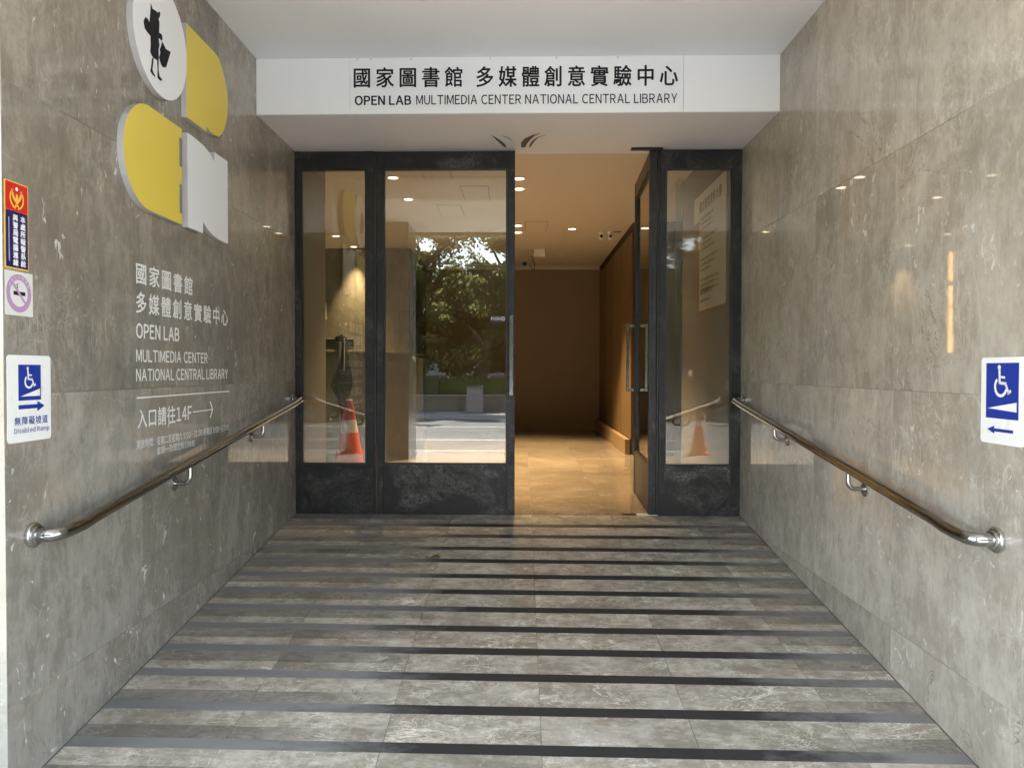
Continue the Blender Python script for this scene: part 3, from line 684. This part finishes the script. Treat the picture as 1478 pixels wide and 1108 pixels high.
# umbrella hanging on a post
us = empty('barrier_post', (-1.555, 6.35, Z0), label='slim dark post with chrome side standing behind the red cone', cat='post')
MB().lathe((-1.565, 6.55, Z0), [(.14, 0), (.14, .012), (.03, .03)], 'Z', 28).build('post_foot', M['black'], us, smooth=True)
MB().tube([(-1.565, 6.55, Z0 + .03), (-1.565, 6.55, .24)], .018, 14).build('post', M['chrome'], us, smooth=True)
MB().lathe((-1.565, 6.55, .24), [(.05, 0), (.055, .02), (.045, .045)], 'Z', 20).build('post_cap', M['black'], us, smooth=True)
um = empty('umbrella', (-1.52, 6.5, .2), label='folded black umbrella hanging from the post above the red traffic cone', cat='umbrella')
b = MB(); n = 18; prof = [(.012, .235), (.030, .20), (.040, .12), (.062, .02), (.098, -.07), (.115, -.13), (.10, -.17), (.05, -.25), (.03, -.42), (.022, -.60), (.01, -.68)]
vs = []; fs = []
for i, (r_, h) in enumerate(prof):
    for k in range(n):
        A = 2 * math.pi * k / n; rr_ = r_ * (1 + .28 * (k % 2) * (1 if r_ > .03 else .3)) + .004 * math.sin(3 * A + i)
        vs.append((-1.525 + .012 * math.sin(i * .8) + math.cos(A) * rr_ * .66, 6.47 + math.sin(A) * rr_ * .6, h))
for i in range(len(prof) - 1):
    for k in range(n): a, c = i * n + k, i * n + (k + 1) % n; fs.append((a, c, c + n, a + n))
b.add(vs, fs); b.build('canopy', M['cloth'], um, smooth=True)
MB().tube([(-1.515, 6.47, .22), (-1.52, 6.48, .27), (-1.54, 6.50, .30), (-1.565, 6.53, .29)], .009, 10).build('handle', M['black'], um, smooth=True)
MB().tube([(-1.50, 6.41, .27), (-1.497, 6.40, .10), (-1.50, 6.40, -.01)], .004, 8).build('strap', M['vinyl'], um)

# ================================================================== DOORS
YB = YD + .05                                            # back of the 5 cm frame
def leaf_parts(e, x0, x1, gx0, gx1, gz0, gz1, z0, z1, y0, y1, kmat='kick'):
    MB().box(x0, gx0, y0, y1, z0, z1).build('stile', M['steel'], e, bevel=.0015)
    MB().box(gx1, x1, y0, y1, z0, z1).build('stile', M['steel'], e, bevel=.0015)
    MB().box(gx0 + .0005, gx1 - .0005, y0 + .002, y1 - .002, gz1, z1 - .0005).build('top_rail', M['steel'], e, bevel=.0015)
    MB().box(gx0 + .0005, gx1 - .0005, y0 + .003, y1 - .003, z0 + .0005, gz0).build('kick_plate', M[kmat], e, bevel=.0015)
    MB().box(gx0 + .001, gx1 - .001, (y0 + y1) / 2 - .005, (y0 + y1) / 2 + .005, gz0 + .001, gz1 - .001).build('glass_pane', M['glass'], e)
    gb = .010
    for nm, a in (('glazing_bead', (gx0 + .001, gx1 - .001, gz0 + .0005, gz0 + gb)), ('glazing_bead', (gx0 + .001, gx1 - .001, gz1 - gb, gz1 - .0005)),
                  ('glazing_bead', (gx0 + .0005, gx0 + gb, gz0 + gb, gz1 - gb)), ('glazing_bead', (gx1 - gb, gx1 - .0005, gz0 + gb, gz1 - gb))):
        MB().box(a[0], a[1], y0 + .010, y1 - .010, a[2], a[3]).build(nm, M['black'], e)
ZT = ZS - .004
swl = empty('side_window', (-1.31, YD, Z0), label='fixed glazed side panel in dark steel frame on the left, with the red cone behind it', cat='window')
leaf_parts(swl, XL + .002, -1.036, -1.545, -1.088, -.664, 1.395, Z0 + .001, ZT, YD, YB, kmat='steel')
swr = empty('side_window', (1.23, YD, Z0), label='fixed glazed side panel in dark steel frame on the right, with the notice board behind it', cat='window')
leaf_parts(swr, .950, XR - .002, .990, 1.447, -.664, 1.388, Z0 + .001, ZT, YD, YB)
# gap post between left side window and leaf
MB().box(-1.0345, -1.020, YD + .012, YB, Z0 + .001, ZT).build('door_jamb', M['black'], tag(empty('door_post', (-1.03, YD, Z0)), 'thin black post between left side window and the closed door leaf', 'door post'))
MB().box(.9365, .949, YD + .02, YB, Z0 + .001, ZT).build('door_jamb', M['black'], tag(empty('door_post', (.94, YD, Z0)), 'thin black post between the open door leaf and right side window', 'door post'))
dl = empty('door', (-1.0, YD, Z0), label='closed glazed door leaf in dark steel frame, mirroring the trees and street', cat='door', group='pair of glazed entrance doors')
leaf_parts(dl, -1.014, -.050, -.967, -.103, -.662, 1.394, Z0 + .004, ZT - .004, YD - .001, YB - .001)
def handle(e, sx, y, name='handle', s=1, pz=(.374, -.177)):
    b = MB(); z1, z0 = pz
    b.box(sx - .013, sx + .013, y - s * .065, y - s * .045, z0, z1); h = b.build(name, M['inox'], e, bevel=.002)
    for z in (z1 - .024, z0 + .004): 
        o = MB().box(sx - .011, sx + .011, y - s * .0445, y - s * .0005, z, z + .02).build('standoff', M['inox'], e, bevel=.002)
handle(dl, -.074, YD - .001)
handle(dl, -.074, YB - .001, s=-1)
lb = MB().box(-.222, -.112, YD + .0165, YD + .0185, .332, .378).build('push_label', M['black'], dl)
text('lettering', 'PUSH', 'F', -.214, .345, -.150, .366, YD + .0155, M['vinyl'], dl, bold=.02, sp=1.15)
flat('lettering', 'F', YD + .0160, rect(-.142, .343, -.122, .367), M['vinyl'], dl, d=.0004)
flat('lettering', 'F', YD + .0154, rect(-.138, .347, -.126, .363), M['black'], dl, d=.0004)
# open leaf: built closed, then turned about its hinge
do = empty('door', (.905, YD + .03, Z0), label='open glazed door leaf swung inwards, seen almost edge-on beside right side window', cat='door', group='pair of glazed entrance doors')
_x0 = .905
leaf_parts(do, -.020 + _x0 - .925, _x0 + .028, -.020 + _x0 - .925 + .053, _x0 - .020, -.662, 1.394, Z0 + .010, ZT - .004, YD + .005, YD + .055)
handle(do, -.020 + _x0 - .925 + .026, YD + .005, pz=(.374, -.177))
handle(do, -.020 + _x0 - .925 + .026, YD + .055, s=-1, pz=(.374, -.177))
do.rotation_euler = (0, 0, R(-92.3))
# pivots
pf = empty('pivot_plate', (.85, 5.32, Z0), label='worn metal floor pivot plate under the open door leaf', cat='floor plate')
MB().box(.70, .80, 5.31, 5.365, Z0 + .001, Z0 + .004).build('dark_plate', M['kick'], pf)
MB().box(.802, .945, 5.30, 5.365, Z0 + .001, Z0 + .0045).build('bright_plate', plain('worn_bright_metal', (.62, .58, .50), .4, var=.2), pf)
pt = empty('metal_strip', (.85, 5.28, ZS), label='thin black top pivot strip on the soffit over the open door leaf', cat='door pivot')
MB().box(.745, .96, 5.25, 5.30, ZS - .012, ZS - .0045).build('pivot_strip', M['black'], pt)

# ================================================================== HANDRAILS
def handrail(X, s, lab, y0, y1, br):
    e = empty('handrail', (X, 3.8, -.4), label=lab, cat='handrail')
    o = .078
    zr = lambda y: -.1935 - .1231 * (YD - y)
    pts = [(X + s * .012, y0, -.537), (X + s * (o - .035), y0, -.537)]
    for i in range(1, 8):
        A = R(90 * i / 8); pts.append((X + s * (o - .035 + .035 * math.sin(A)), y0 + .05 * (1 - math.cos(A)), -.537))
    pts.append((X + s * o, y0 + .10, -.535)); pts.append((X + s * o, y0 + .16, zr(y0 + .16) - .004))
    pts.append((X + s * o, y0 + .22, zr(y0 + .22)))
    n = 14
    for i in range(1, n): y = y0 + .22 + (y1 - .05 - y0 - .22) * i / n; pts.append((X + s * o, y, zr(y)))
    for i in range(0, 7):
        A = R(90 * i / 6); pts.append((X + s * (o - .04 + .04 * math.cos(A)), y1 - .05 + .05 * math.sin(A), zr(y1)))
    pts.append((X + s * .012, y1, zr(y1)))
    MB().tube(pts, .0225, 24).build('rail', M['inox'], e, smooth=True)
    for y, z in ((y0, -.537), (y1, zr(y1))):
        MB().lathe((X + s * .001, y, z), [(.041, 0), (.041, s * .010), (.037, s * .014), (.030, s * .016), (.030, s * .024), (.024, s * .027)], 'X', 32).build('wall_flange', M['chrome'], e, smooth=True)
    for y, z in br:
        pp = [(X + s * .008, y, z), (X + s * .045, y, z)]
        for i in range(1, 7):
            A = R(90 * i / 6); pp.append((X + s * (.045 + .033 * math.sin(A)), y, z + .033 * (1 - math.cos(A))))
        pp.append((X + s * o, y, zr(y) - .024))
        bk = MB().tube(pp, .0105, 14).build('bracket', M['inox'], e, smooth=True)
        MB().lathe((X + s * .001, y, z), [(.033, 0), (.033, s * .006), (.026, s * .011), (.012, s * .013)], 'X', 28).build('bracket_flange', M['chrome'], bk, smooth=True)
handrail(XL, 1, 'stainless steel handrail sloping up along the marble wall with the logo', 2.425, 5.20, ((3.43, -.520), (4.413, -.393)))
handrail(XR, -1, 'stainless steel handrail sloping up along the plain right marble wall', 2.445, 5.20, ((3.375, -.521), (4.353, -.396)))

# ================================================================== LOGO LETTERS
DP = .027; XFc = XL + DP
def logo(pts, mat, lab, nm):
    e = empty(nm, (XL, pts[0][0], pts[0][1]), label=lab, cat='logo letter')
    b = MB(); P = [(XFc, a, c) for a, c in pts]
    b.prism(P, (-DP + .0006, 0, 0)); 
    o = b.build('letter_panel', [mat, M['panel_side']], e)
    for p in o.data.polygons: p.material_index = 0 if abs(p.normal.x) > .7 else 1
    return e
oc = logo(disc(3.290, 1.425, .247, .247, 64), M['panel_white'], 'white round logo disc, topmost on the marble wall, with black figure carrying a bag', 'wall_disc')
k_ = 1.011
body = [(3.157,1.517),(3.172,1.501),(3.199,1.506),(3.219,1.506),(3.229,1.518),(3.24,1.513),(3.235,1.497),(3.223,1.484),(3.231,1.471),(3.227,1.427),(3.248,1.431),(3.258,1.421),(3.254,1.404),(3.244,1.403),(3.23,1.405),(3.222,1.399),(3.23,1.376),(3.221,1.353),(3.223,1.316),(3.211,1.304),(3.176,1.3),(3.162,1.305),(3.15,1.315),(3.155,1.344),(3.153,1.381),(3.129,1.384),(3.104,1.391),(3.095,1.415),(3.111,1.44),(3.13,1.44),(3.146,1.433),(3.153,1.482)]
bag = [(3.257,1.402),(3.288,1.384),(3.334,1.39),(3.29,1.306),(3.261,1.294),(3.243,1.3),(3.226,1.322),(3.239,1.347),(3.233,1.358),(3.244,1.377)]
l1 = [(3.166,1.296),(3.156,1.252),(3.149,1.235),(3.165,1.228),(3.188,1.226),(3.19,1.231),(3.172,1.24),(3.167,1.251),(3.177,1.298)]
l2 = [(3.209,1.306),(3.213,1.27),(3.212,1.231),(3.23,1.228),(3.25,1.232),(3.25,1.239),(3.228,1.245),(3.22,1.268),(3.222,1.311)]
b = MB()
for q_ in (body, bag, l1, l2): b.prism([(XFc + .0015, a * k_, c * k_) for a, c in q_][::-1], (-.001, 0, 0))
b.build('figure_print', M['ink'], oc)
# P
pP = [(3.532, 1.172), (3.750, 1.172), (3.756, 1.200)] + [(3.80, 1.186), (3.845, 1.186)] + arcpts(3.80, 1.396, .228, -62, 62, 16) + [(3.87, 1.604), (3.532, 1.606)]
logo(pP, M['yellow'], 'yellow logo panel with rounded right side, beside the white disc', 'wall_letter')
pE = [(3.478, .664), (3.478, .712), (3.452, .712), (3.452, .845), (3.478, .845), (3.478, .925), (3.452, .925), (3.452, 1.055), (3.478, 1.055), (3.478, 1.100)] + \
     [(3.17, 1.100)] + arcpts(3.18, .882, .218, 94, 266, 22) + [(3.19, .664)]
logo(pE, M['yellow'], 'yellow logo panel with rounded left side, notched right, under the white disc', 'wall_letter')
pN = [(3.538, .664), (3.706, .664), (3.708, .720), (3.75, .698), (3.82, .677), (3.90, .667), (4.022, .664), (4.022, 1.100), (3.852, 1.100), (3.848, 1.050), (3.80, 1.076), (3.72, 1.095), (3.63, 1.101), (3.538, 1.102)]
logo(pN, M['panel_white'], 'white notched logo panel, lowest right of the four logo shapes', 'wall_letter')

# ================================================================== WHITE LETTERING ON THE LEFT WALL
xo = XL + .0016
wt = empty('wall_lettering', (XL, 3.1, 0), label='white vinyl lettering naming the library and pointing to 14F, under the logo panels', cat='lettering')
V = M['vinyl']
text('lettering', '國家圖書館', 'L', 3.106, .354, 3.640, .440, xo, V, wt, bold=.022, sp=1.16)
text('lettering', '多媒體創意實驗中心', 'L', 3.104, .233, 4.080, .321, xo, V, wt, bold=.022, sp=1.16)
text('lettering', 'OPEN LAB', 'L', 3.102, .129, 3.494, .190, xo, V, wt, bold=.035)
text('lettering', 'MULTIMEDIA CENTER', 'L', 3.100, .030, 3.811, .082, xo, V, wt, bold=.018)
text('lettering', 'NATIONAL CENTRAL LIBRARY', 'L', 3.099, -.050, 4.074, .002, xo, V, wt, bold=.018)
flat('rule_line', 'L', xo, rect(3.103, -.1215, 4.092, -.1155), V, wt)
text('lettering', '入口請往14F', 'L', 3.108, -.245, 3.621, -.166, xo, V, wt, bold=.025, sp=1.05)
flat('arrow', 'L', xo, rect(3.637, -.208, 3.868, -.203), V, wt)
flat('arrow', 'L', xo, [(3.868, -.2055), (3.838, -.166), (3.846, -.163), (3.878, -.2055), (3.846, -.248), (3.838, -.245)][::-1], V, wt)
text('lettering', '開放時間：星期二至星期六 9:00-21:00‧星期日 9:00-17:00', 'L', 3.100, -.330, 4.088, -.293, xo, M['vinyl'], wt, bold=.004)
text('lettering', '星期一及國定假日休館', 'L', 3.272, -.372, 3.655, -.339, xo, M['vinyl'], wt, bold=.004)

# ================================================================== SMALL SIGNS
def pl(lab, a0, b0, a1, b1, side, mat, th=.003, nm='sign', rad=.012, cat='sign'):
    X = XL if side == 'L' else XR; s = 1 if side == 'L' else -1
    e = empty(nm, (X, (a0 + a1) / 2, b0), label=lab, cat=cat)
    pts = rrect(a0, b0, a1, b1, rad)
    b = MB(); b.prism([(X + s * th, a, c) for a, c in pts], (-s * (th - .0005), 0, 0)); b.build('plate', mat, e)
    return e, X + s * th, s
def wheelchair(e, side, off, s, a0, b0, w, h, mat):
    """isabled-access figure inside a box; a runs to the reader's right"""
    d = 1 if side == 'L' else -1
    def pt(x, y): return (a0 + d * w * x, b0 + h * y)
    def bar(p, q_, t_):
        p, q_ = Vector(p), Vector(q_); n = Vector((-(q_ - p).y, (q_ - p).x)).normalized() * t_ / 2
        flat('symbol', side, off, [pt(*(p + n)), pt(*(p - n)), pt(*(q_ - n)), pt(*(q_ + n))], mat, e, d=.0003)
    asp = w / h
    flat('symbol', side, off, [pt(.36 + .085 * math.cos(R(a)), .915 + .085 * asp * math.sin(R(a))) for a in range(0, 360, 20)], mat, e, d=.0003)
    bar((.37, .88), (.40, .40), .11)
    bar((.38, .62), (.68, .60), .07); bar((.38, .43), (.72, .41), .09); bar((.69, .45), (.88, .10), .09); bar((.82, .10), (1.0, .19), .09)
    o = [(.45 + .36 * math.cos(R(a)), .31 + .36 * asp * math.sin(R(a))) for a in range(128, 345, 9)]
    i = [(.45 + .26 * math.cos(R(a)), .31 + .26 * asp * math.sin(R(a))) for a in range(344, 127, -9)]
    flat('symbol', side, off, [pt(*p) for p in o + i], mat, e, d=.0003)
e, xo2, s = pl('white left-hand sign with blue wheelchair symbol, arrow pointing right and the words Disabled Ramp', 2.311, -.232, 2.527, .044, 'L', M['plate'])
bo = xo2 + .0008
flat('blue_field', 'L', bo, rect(2.362, -.100, 2.474, .014), M['blue'], e, d=.0006)
wheelchair(e, 'L', bo + .0004, 1, 2.385, -.062, .062, .070, M['plate'])
flat('symbol', 'L', bo + .0004, [(2.370, -.087), (2.468, -.087), (2.468, -.064)], M['plate'], e, d=.0003)
flat('arrow', 'L', bo, [(2.362, -.127), (2.455, -.127), (2.455, -.137), (2.492, -.1205), (2.455, -.104), (2.455, -.114), (2.362, -.114)], M['blue'], e, d=.0006)
text('lettering', '無障礙坡道', 'L', 2.342, -.178, 2.508, -.151, bo, M['blue'], e, bold=.012, sp=1.1)
text('lettering', 'Disabled Ramp', 'L', 2.340, -.207, 2.516, -.186, bo, M['blue'], e, bold=.003)
e, xo2, s = pl('white right-hand sign with blue wheelchair symbol over a small arrow pointing left', 2.540, -.233, 2.325, .042, 'R', M['plate'])
bo = xo2 - .0008
flat('blue_field', 'R', bo, rect(2.512, -.152, 2.350, .024), M['blue'], e, d=.0006)
wheelchair(e, 'R', bo - .0004, -1, 2.478, -.082, .092, .100, M['plate'])
flat('symbol', 'R', bo - .0004, [(2.504, -.121), (2.358, -.128), (2.358, -.098)], M['plate'], e, d=.0003)
flat('arrow', 'R', bo, [(2.504, -.188), (2.468, -.176), (2.468, -.184), (2.374, -.184), (2.374, -.194), (2.468, -.194), (2.468, -.201)], M['blue'], e, d=.0006)
# police notice
e, xo2, s = pl('tall red and navy police alarm notice with gold eagle crest above the smoking ban sticker', 2.308, .312, 2.420, .584, 'L', M['gold'], rad=.003, th=.002)
bo = xo2 + .0008
flat('red_field', 'L', bo, rect(2.312, .493, 2.416, .580), M['red'], e, d=.0006)
flat('navy_field', 'L', bo, rect(2.312, .317, 2.416, .492), M['navy'], e, d=.0006)
for i, ch in enumerate('本處所報警系統'): text('lettering', ch, 'L', 2.380, .4625 - i * .0232, 2.403, .4820 - i * .0232, bo + .0008, M['plate'], e, bold=.05)
for i, ch in enumerate('與警局電腦連線'): text('lettering', ch, 'L', 2.344, .4625 - i * .0232, 2.367, .4820 - i * .0232, bo + .0008, M['plate'], e, bold=.05)
flat('small_print', 'L', bo + .0008, rect(2.324, .335, 2.327, .470), M['vinyl_grey'], e, d=.0003)
cx, cz = 2.364, .535
for sg in (1, -1):
    flat('crest', 'L', bo + .0006, [(cx + sg * .006 + x, y) for x, y in [(0, 0)]] and [(cx + sg * a, cz + c) for a, c in ((.003, -.008), (.012, .004), (.020, .020), (.026, .026), (.024, .010), (.018, -.004), (.008, -.014))], M['gold'], e, d=.0003)
    flat('crest', 'L', bo + .0006, band(cx, cz - .002, .028, .034, -80, 55, 16, sx=sg), M['gold'], e, d=.0003)
flat('crest', 'L', bo + .0006, [(cx - .006, cz - .020), (cx + .006, cz - .020), (cx + .010, cz - .030), (cx, cz - .026), (cx - .010, cz - .030)], M['gold'], e, d=.0003)
flat('crest', 'L', bo + .0006, [(cx - .006, cz - .018), (cx + .006, cz - .018), (cx + .006, cz + .006), (cx + .002, cz + .014), (cx - .004, cz + .010)], M['gold'], e, d=.0003)
flat('crest', 'L', bo + .0006, disc(cx, cz + .028, .006, .006, 12), M['plate'], e, d=.0003)
# smoking ban sticker
e, xo2, s = pl('square faded purple and white no smoking sticker below the police notice', 2.307, .168, 2.440, .306, 'L', M['paper'], rad=.003, th=.0015, nm='sticker', cat='sticker')
bo = xo2 + .0006; cx, cz = 2.372, .238
flat('ban_ring', 'L', bo, band(cx, cz, .042, .060, 0, 180, 24), M['purple'], e, d=.0004)
flat('ban_ring', 'L', bo, band(cx, cz, .042, .060, 180, 360, 24), M['purple'], e, d=.0004)
flat('cigarette', 'L', bo, rect(cx - .026, cz - .006, cx + .030, cz + .006), M['ink'], e, d=.0004)
flat('ban_bar', 'L', bo + .0008, [(cx - .034, cz + .028), (cx - .028, cz + .034), (cx + .034, cz - .028), (cx + .028, cz - .034)], M['purple'], e, d=.0004)
flat('smoke', 'L', bo, band(cx - .014, cz + .020, .006, .008, -60, 100, 8), M['ink'], e, d=.0004)
flat('smoke', 'L', bo, band(cx - .002, cz + .024, .006, .008, 100, 260, 8), M['ink'], e, d=.0004)
for i, ch in enumerate('本場所全面禁菸'):
    A = R(150 - i * 20); a, c = cx + .051 * math.cos(A), cz + .051 * math.sin(A)
    text('lettering', ch, 'L', a - .005, c - .005, a + .005, c + .005, bo + .0008, M['paper'], e)

# ================================================================== SMALL STUFF ON THE RAMP
lf_ = empty('dry_leaf', (-.499, 4.438, zf(4.438)), label='small curled brown dry leaf lying on the upper ramp', cat='leaf')
b = MB(); y0 = 4.44; z0 = zf(y0) + .002
ps = [(-.545, -.004, .004), (-.525, .014, .010), (-.50, .010, .020), (-.485, .020, .006), (-.46, .002, .012), (-.485, -.010, .004), (-.505, -.016, .012), (-.525, -.010, .004)]
c0 = (-.503, y0, z0 + .004)
vs = [c0] + [(x, y0 + d, z0 + h) for x, d, h in ps]; fs = [(0, i, i % 8 + 1) for i in range(1, 9)]
b.add(vs, fs); b.build('leaf_blade', M['leafbrown'], lf_)
MB().tube([(-.545, y0 - .004, z0 + .003), (-.57, y0 + .01, z0 + .005)], .0014, 6).build('leaf_stalk', M['leafbrown'], lf_)

# ================================================================== ACROSS THE STREET (mirrored in the glass and the polished stone)
gw = empty('garden_wall', (0, -16.5, -1.475), label='low grey garden wall across the street with square openings', cat='wall')
MB().box(-30, 30, -16.8, -16.42, -1.475, -.95).build('wall', plain('grey_wall_plaster', (.22, .20, .17), .8, scale=3), gw)
MB().box(-30, 30, -16.85, -16.36, -.949, -.89).build('coping', plain('coping_stone', (.30, .28, .25), .7), gw)
for i in range(14):
    x = -12.6 + i * .62
    if x > -3.2: break
    MB().box(x, x + .38, -16.43, -16.36, -.72, -.34).build('block', plain('cream_block', (.62, .55, .44), .7), gw)
MB().box(-30, -3, -16.8, -16.44, -.888, -.30).build('upper_wall', plain('dark_hedge_back', (.05, .06, .03), .9), gw)
pb = empty('street_cabinet', (-1.6, -15.6, -1.475), label='grey utility cabinet standing on the far pavement', cat='cabinet')
MB().box(-1.9, -1.35, -15.9, -15.5, -1.475, -.62).build('body', plain('grey_cabinet', (.30, .28, .27), .6), pb, bevel=.01)
MB().box(-1.93, -1.32, -15.93, -15.47, -.619, -.56).build('lid', plain('grey_cabinet_dark', (.14, .13, .12), .6), pb, bevel=.008)
MB().box(-40, 40, -45, -16.81, -1.69, -.42).build('lawn_bank', plain('grass_ground', (.05, .09, .02), .95, var=.4, scale=2), kind='structure')
# grass tufts along the bank
t = NT('leaf_green'); oi = t.noise(t.coords(rnd=False), 1.3, 3); geo = t.n('ShaderNodeNewGeometry')
rnd_ = geo.outputs['Random Per Island']
c = t.mix(rnd_, (.040, .058, .022), (.15, .175, .065)); c = t.mix(t.ramp(oi, .42, .7), c, (.28, .28, .10))
t.set(col=c, rough=.5)
trn = t.n('ShaderNodeBsdfTranslucent', i_Color=c); ms = t.n('ShaderNodeMixShader', i_0=.5, i_1=t.b.outputs[0], i_2=trn.outputs[0]); t.l(ms.outputs[0], t.out.inputs[0])
M['leaf'] = t.m
M['bark'] = plain('bark', (.09, .07, .05), .9, var=.35, scale=9, bump=.6)
def leaf_cloud(b, rg, c, rad, n, size):
    for _ in range(n):
        d = Vector((rg.gauss(0, 1), rg.gauss(0, 1), rg.gauss(0, 1))).normalized() * rg.random() ** .4
        p = Vector(c) + Vector((d.x * rad[0], d.y * rad[1], d.z * rad[2]))
        u = Vector((rg.uniform(-1, 1), rg.uniform(-1, 1), rg.uniform(-1, 1))).normalized(); w = u.orthogonal().normalized()
        s = size * rg.uniform(.6, 1.3)
        b.add([p - u * s, p + w * s * .45, p + u * s, p - w * s * .45], [(0, 1, 2, 3)])
gb_ = MB(); rg = random.Random(11)
for _ in range(9000):
    x = rg.uniform(-22, 22); y = -16.9 - rg.random() ** 2 * 8; h = rg.uniform(.08, .26); a = rg.uniform(0, 6.28); w = .03
    gb_.add([(x - w * math.cos(a), y - w * math.sin(a), -.42), (x + w * math.cos(a), y + w * math.sin(a), -.42), (x + rg.uniform(-.1, .1), y + rg.uniform(-.1, .1), -.42 + h)], [(0, 1, 2)])
gb_.build('grass', M['leaf'], kind='stuff')
def tree(x, y, h, seed, lab, spread=2.6, nclump=85, per=210, lean=0, low=.10, size=.10, group=None):
    rg = random.Random(seed); z = -.45
    e = empty('tree', (x, y, z), label=lab, cat='tree')
    b = MB(); base = Vector((x, y, z)); pts = [base]; 
    for i in range(1, 7): pts.append(base + Vector((lean * i / 6 + rg.uniform(-.15, .15), rg.uniform(-.15, .15), h * .5 * i / 6)))
    b.tube(pts, [.30, .25, .22, .20, .17, .14, .12], 10); tips = []
    for k in range(14):
        s0 = pts[rg.randint(2, 6)]; A = rg.uniform(0, 6.28); L = rg.uniform(.5, 1) * spread
        e1 = s0 + Vector((math.cos(A) * L * .5, math.sin(A) * L * .5, h * rg.uniform(.08, .18))); e2 = s0 + Vector((math.cos(A) * L, math.sin(A) * L * .8, h * rg.uniform(.18, .42)))
        b.tube([s0, e1, e2], [.11, .075, .03], 7); tips += [e1, e2]
        for _ in range(2):
            e3 = e1 + Vector((rg.uniform(-1, 1), rg.uniform(-1, 1), rg.uniform(.2, 1.1))) * .8; b.tube([e1, e3], [.035, .012], 6); tips.append(e3)
    b.build('trunk', M['bark'], e, smooth=True)
    b = MB()
    for k in range(nclump):
        if k < len(tips) and rg.random() < .9: c = tips[k]
        else:
            A = rg.uniform(0, 6.28); rr_ = spread * rg.random() ** .5; zz_ = low + (1 - low) * rg.random() ** 1.3
            c = base + Vector((math.cos(A) * rr_ * (1.15 - .5 * zz_), math.sin(A) * rr_ * .8, h * zz_))
        r_ = rg.uniform(.35, .85); leaf_cloud(b, rg, c, (r_, r_, r_ * .7), per, size)
    b.build('crown', M['leaf'], e)
TR = [(-7.6, -19.5, 8.5, 'sunlit tree across the street, leftmost mirrored in the closed door glass', 2.6),
      (-4.4, -21.5, 9.5, 'tall leafy tree across the street, second from left in the door glass', 2.8),
      (-1.7, -18.6, 7.5, 'leaning dark tree across the street in the middle of the door glass', 2.2),
      (.8, -20.5, 9.0, 'dense tree across the street behind the utility cabinet', 3.0),
      (4.2, -19.5, 8.5, 'dense tree across the street mirrored beside the open doorway', 3.0),
      (7.6, -21.0, 9.0, 'tree across the street mirrored at the left of right side window', 3.0),
      (10.8, -19.2, 8.0, 'tree across the street mirrored in the middle of right side window', 2.8),
      (-6.0, -24.5, 5.0, 'low bushy tree behind the leftmost trees across the street', 2.6),
      (-3.0, -24.0, 4.6, 'low bushy tree behind the leaning dark tree', 2.6),
      (-.2, -24.5, 5.0, 'low bushy tree in the gap right of the leaning tree', 2.6),
      (6.0, -24.0, 4.8, 'low bushy tree in the gap between the right hand trees', 2.6),
      (9.2, -24.5, 5.2, 'low bushy tree behind the right side of the bank', 2.6),
      (-10.8, -20.0, 8.5, 'tree across the street beyond the leftmost mirrored tree', 2.8),
      (14.5, -20.5, 9.0, 'tree across the street, rightmost and farthest along the wall', 3.0)]
for i, (x, y, h, lab, sp) in enumerate(TR): tree(x, y, h, 40 + i, lab, sp, lean=(1.2 if i == 2 else 0))
def shrub(x, y, seed, lab):
    rg = random.Random(seed); e = empty('shrub', (x, y, -.42), label=lab, cat='shrub'); b = MB()
    for k in range(5): b.tube([(x, y, -.42), (x + rg.uniform(-.4, .4), y + rg.uniform(-.3, .3), .3)], [.02, .008], 6)
    b.build('stem', M['bark'], e); b = MB()
    for k in range(5): leaf_cloud(b, rg, (x + rg.uniform(-.5, .5), y + rg.uniform(-.3, .3), rg.uniform(-.1, .35)), (.35, .3, .25), 90, .10)
    b.build('foliage', M['leaf'], e)
for i, (x, lab) in enumerate(((-4.2, 'bright low shrub left of the leaning tree across the street'), (-.1, 'low shrub behind the utility cabinet across the street'), (3.1, 'low shrub between two dense trees across the street'), (9.1, 'low shrub on the bank mirrored in right side window'))): shrub(x, -17.6, 80 + i, lab)
# pale buildings beyond the trees
fbm = plain('pale_tiled_building', (.52, .48, .42), .7, var=.08, scale=.5); wgm = plain('dark_window_glass', (.06, .07, .08), .15)
for bx0, bx1, by, bh, lab in ((-26, -9.5, -38, 9, 'pale low building beyond the trees, left'), (-8.5, 3.5, -42, 7, 'pale low building beyond the middle trees'), (5, 26, -40, 10, 'pale taller building beyond the trees, right')):
    e = empty('far_building', (bx0, by, -1.6), label=lab, cat='building')
    MB().box(bx0, bx1, by - 8, by, -1.6, bh).build('wall', fbm, e)
    nx = int((bx1 - bx0) / 2.6)
    wm = None
    for i in range(nx):
        for j in range(int((bh - .5) / 3)):
            if wm is None: wm = MB().box(0, 1.5, 0, .06, 0, 1.5).build('window', wgm, e); o = wm
            else: o = bpy.data.objects.new('window', wm.data); COL.objects.link(o); o.parent = e
            o.location = (.6 + i * 2.6, 0, 1.2 + j * 3 + .3)
print('objects', len(bpy.data.objects))
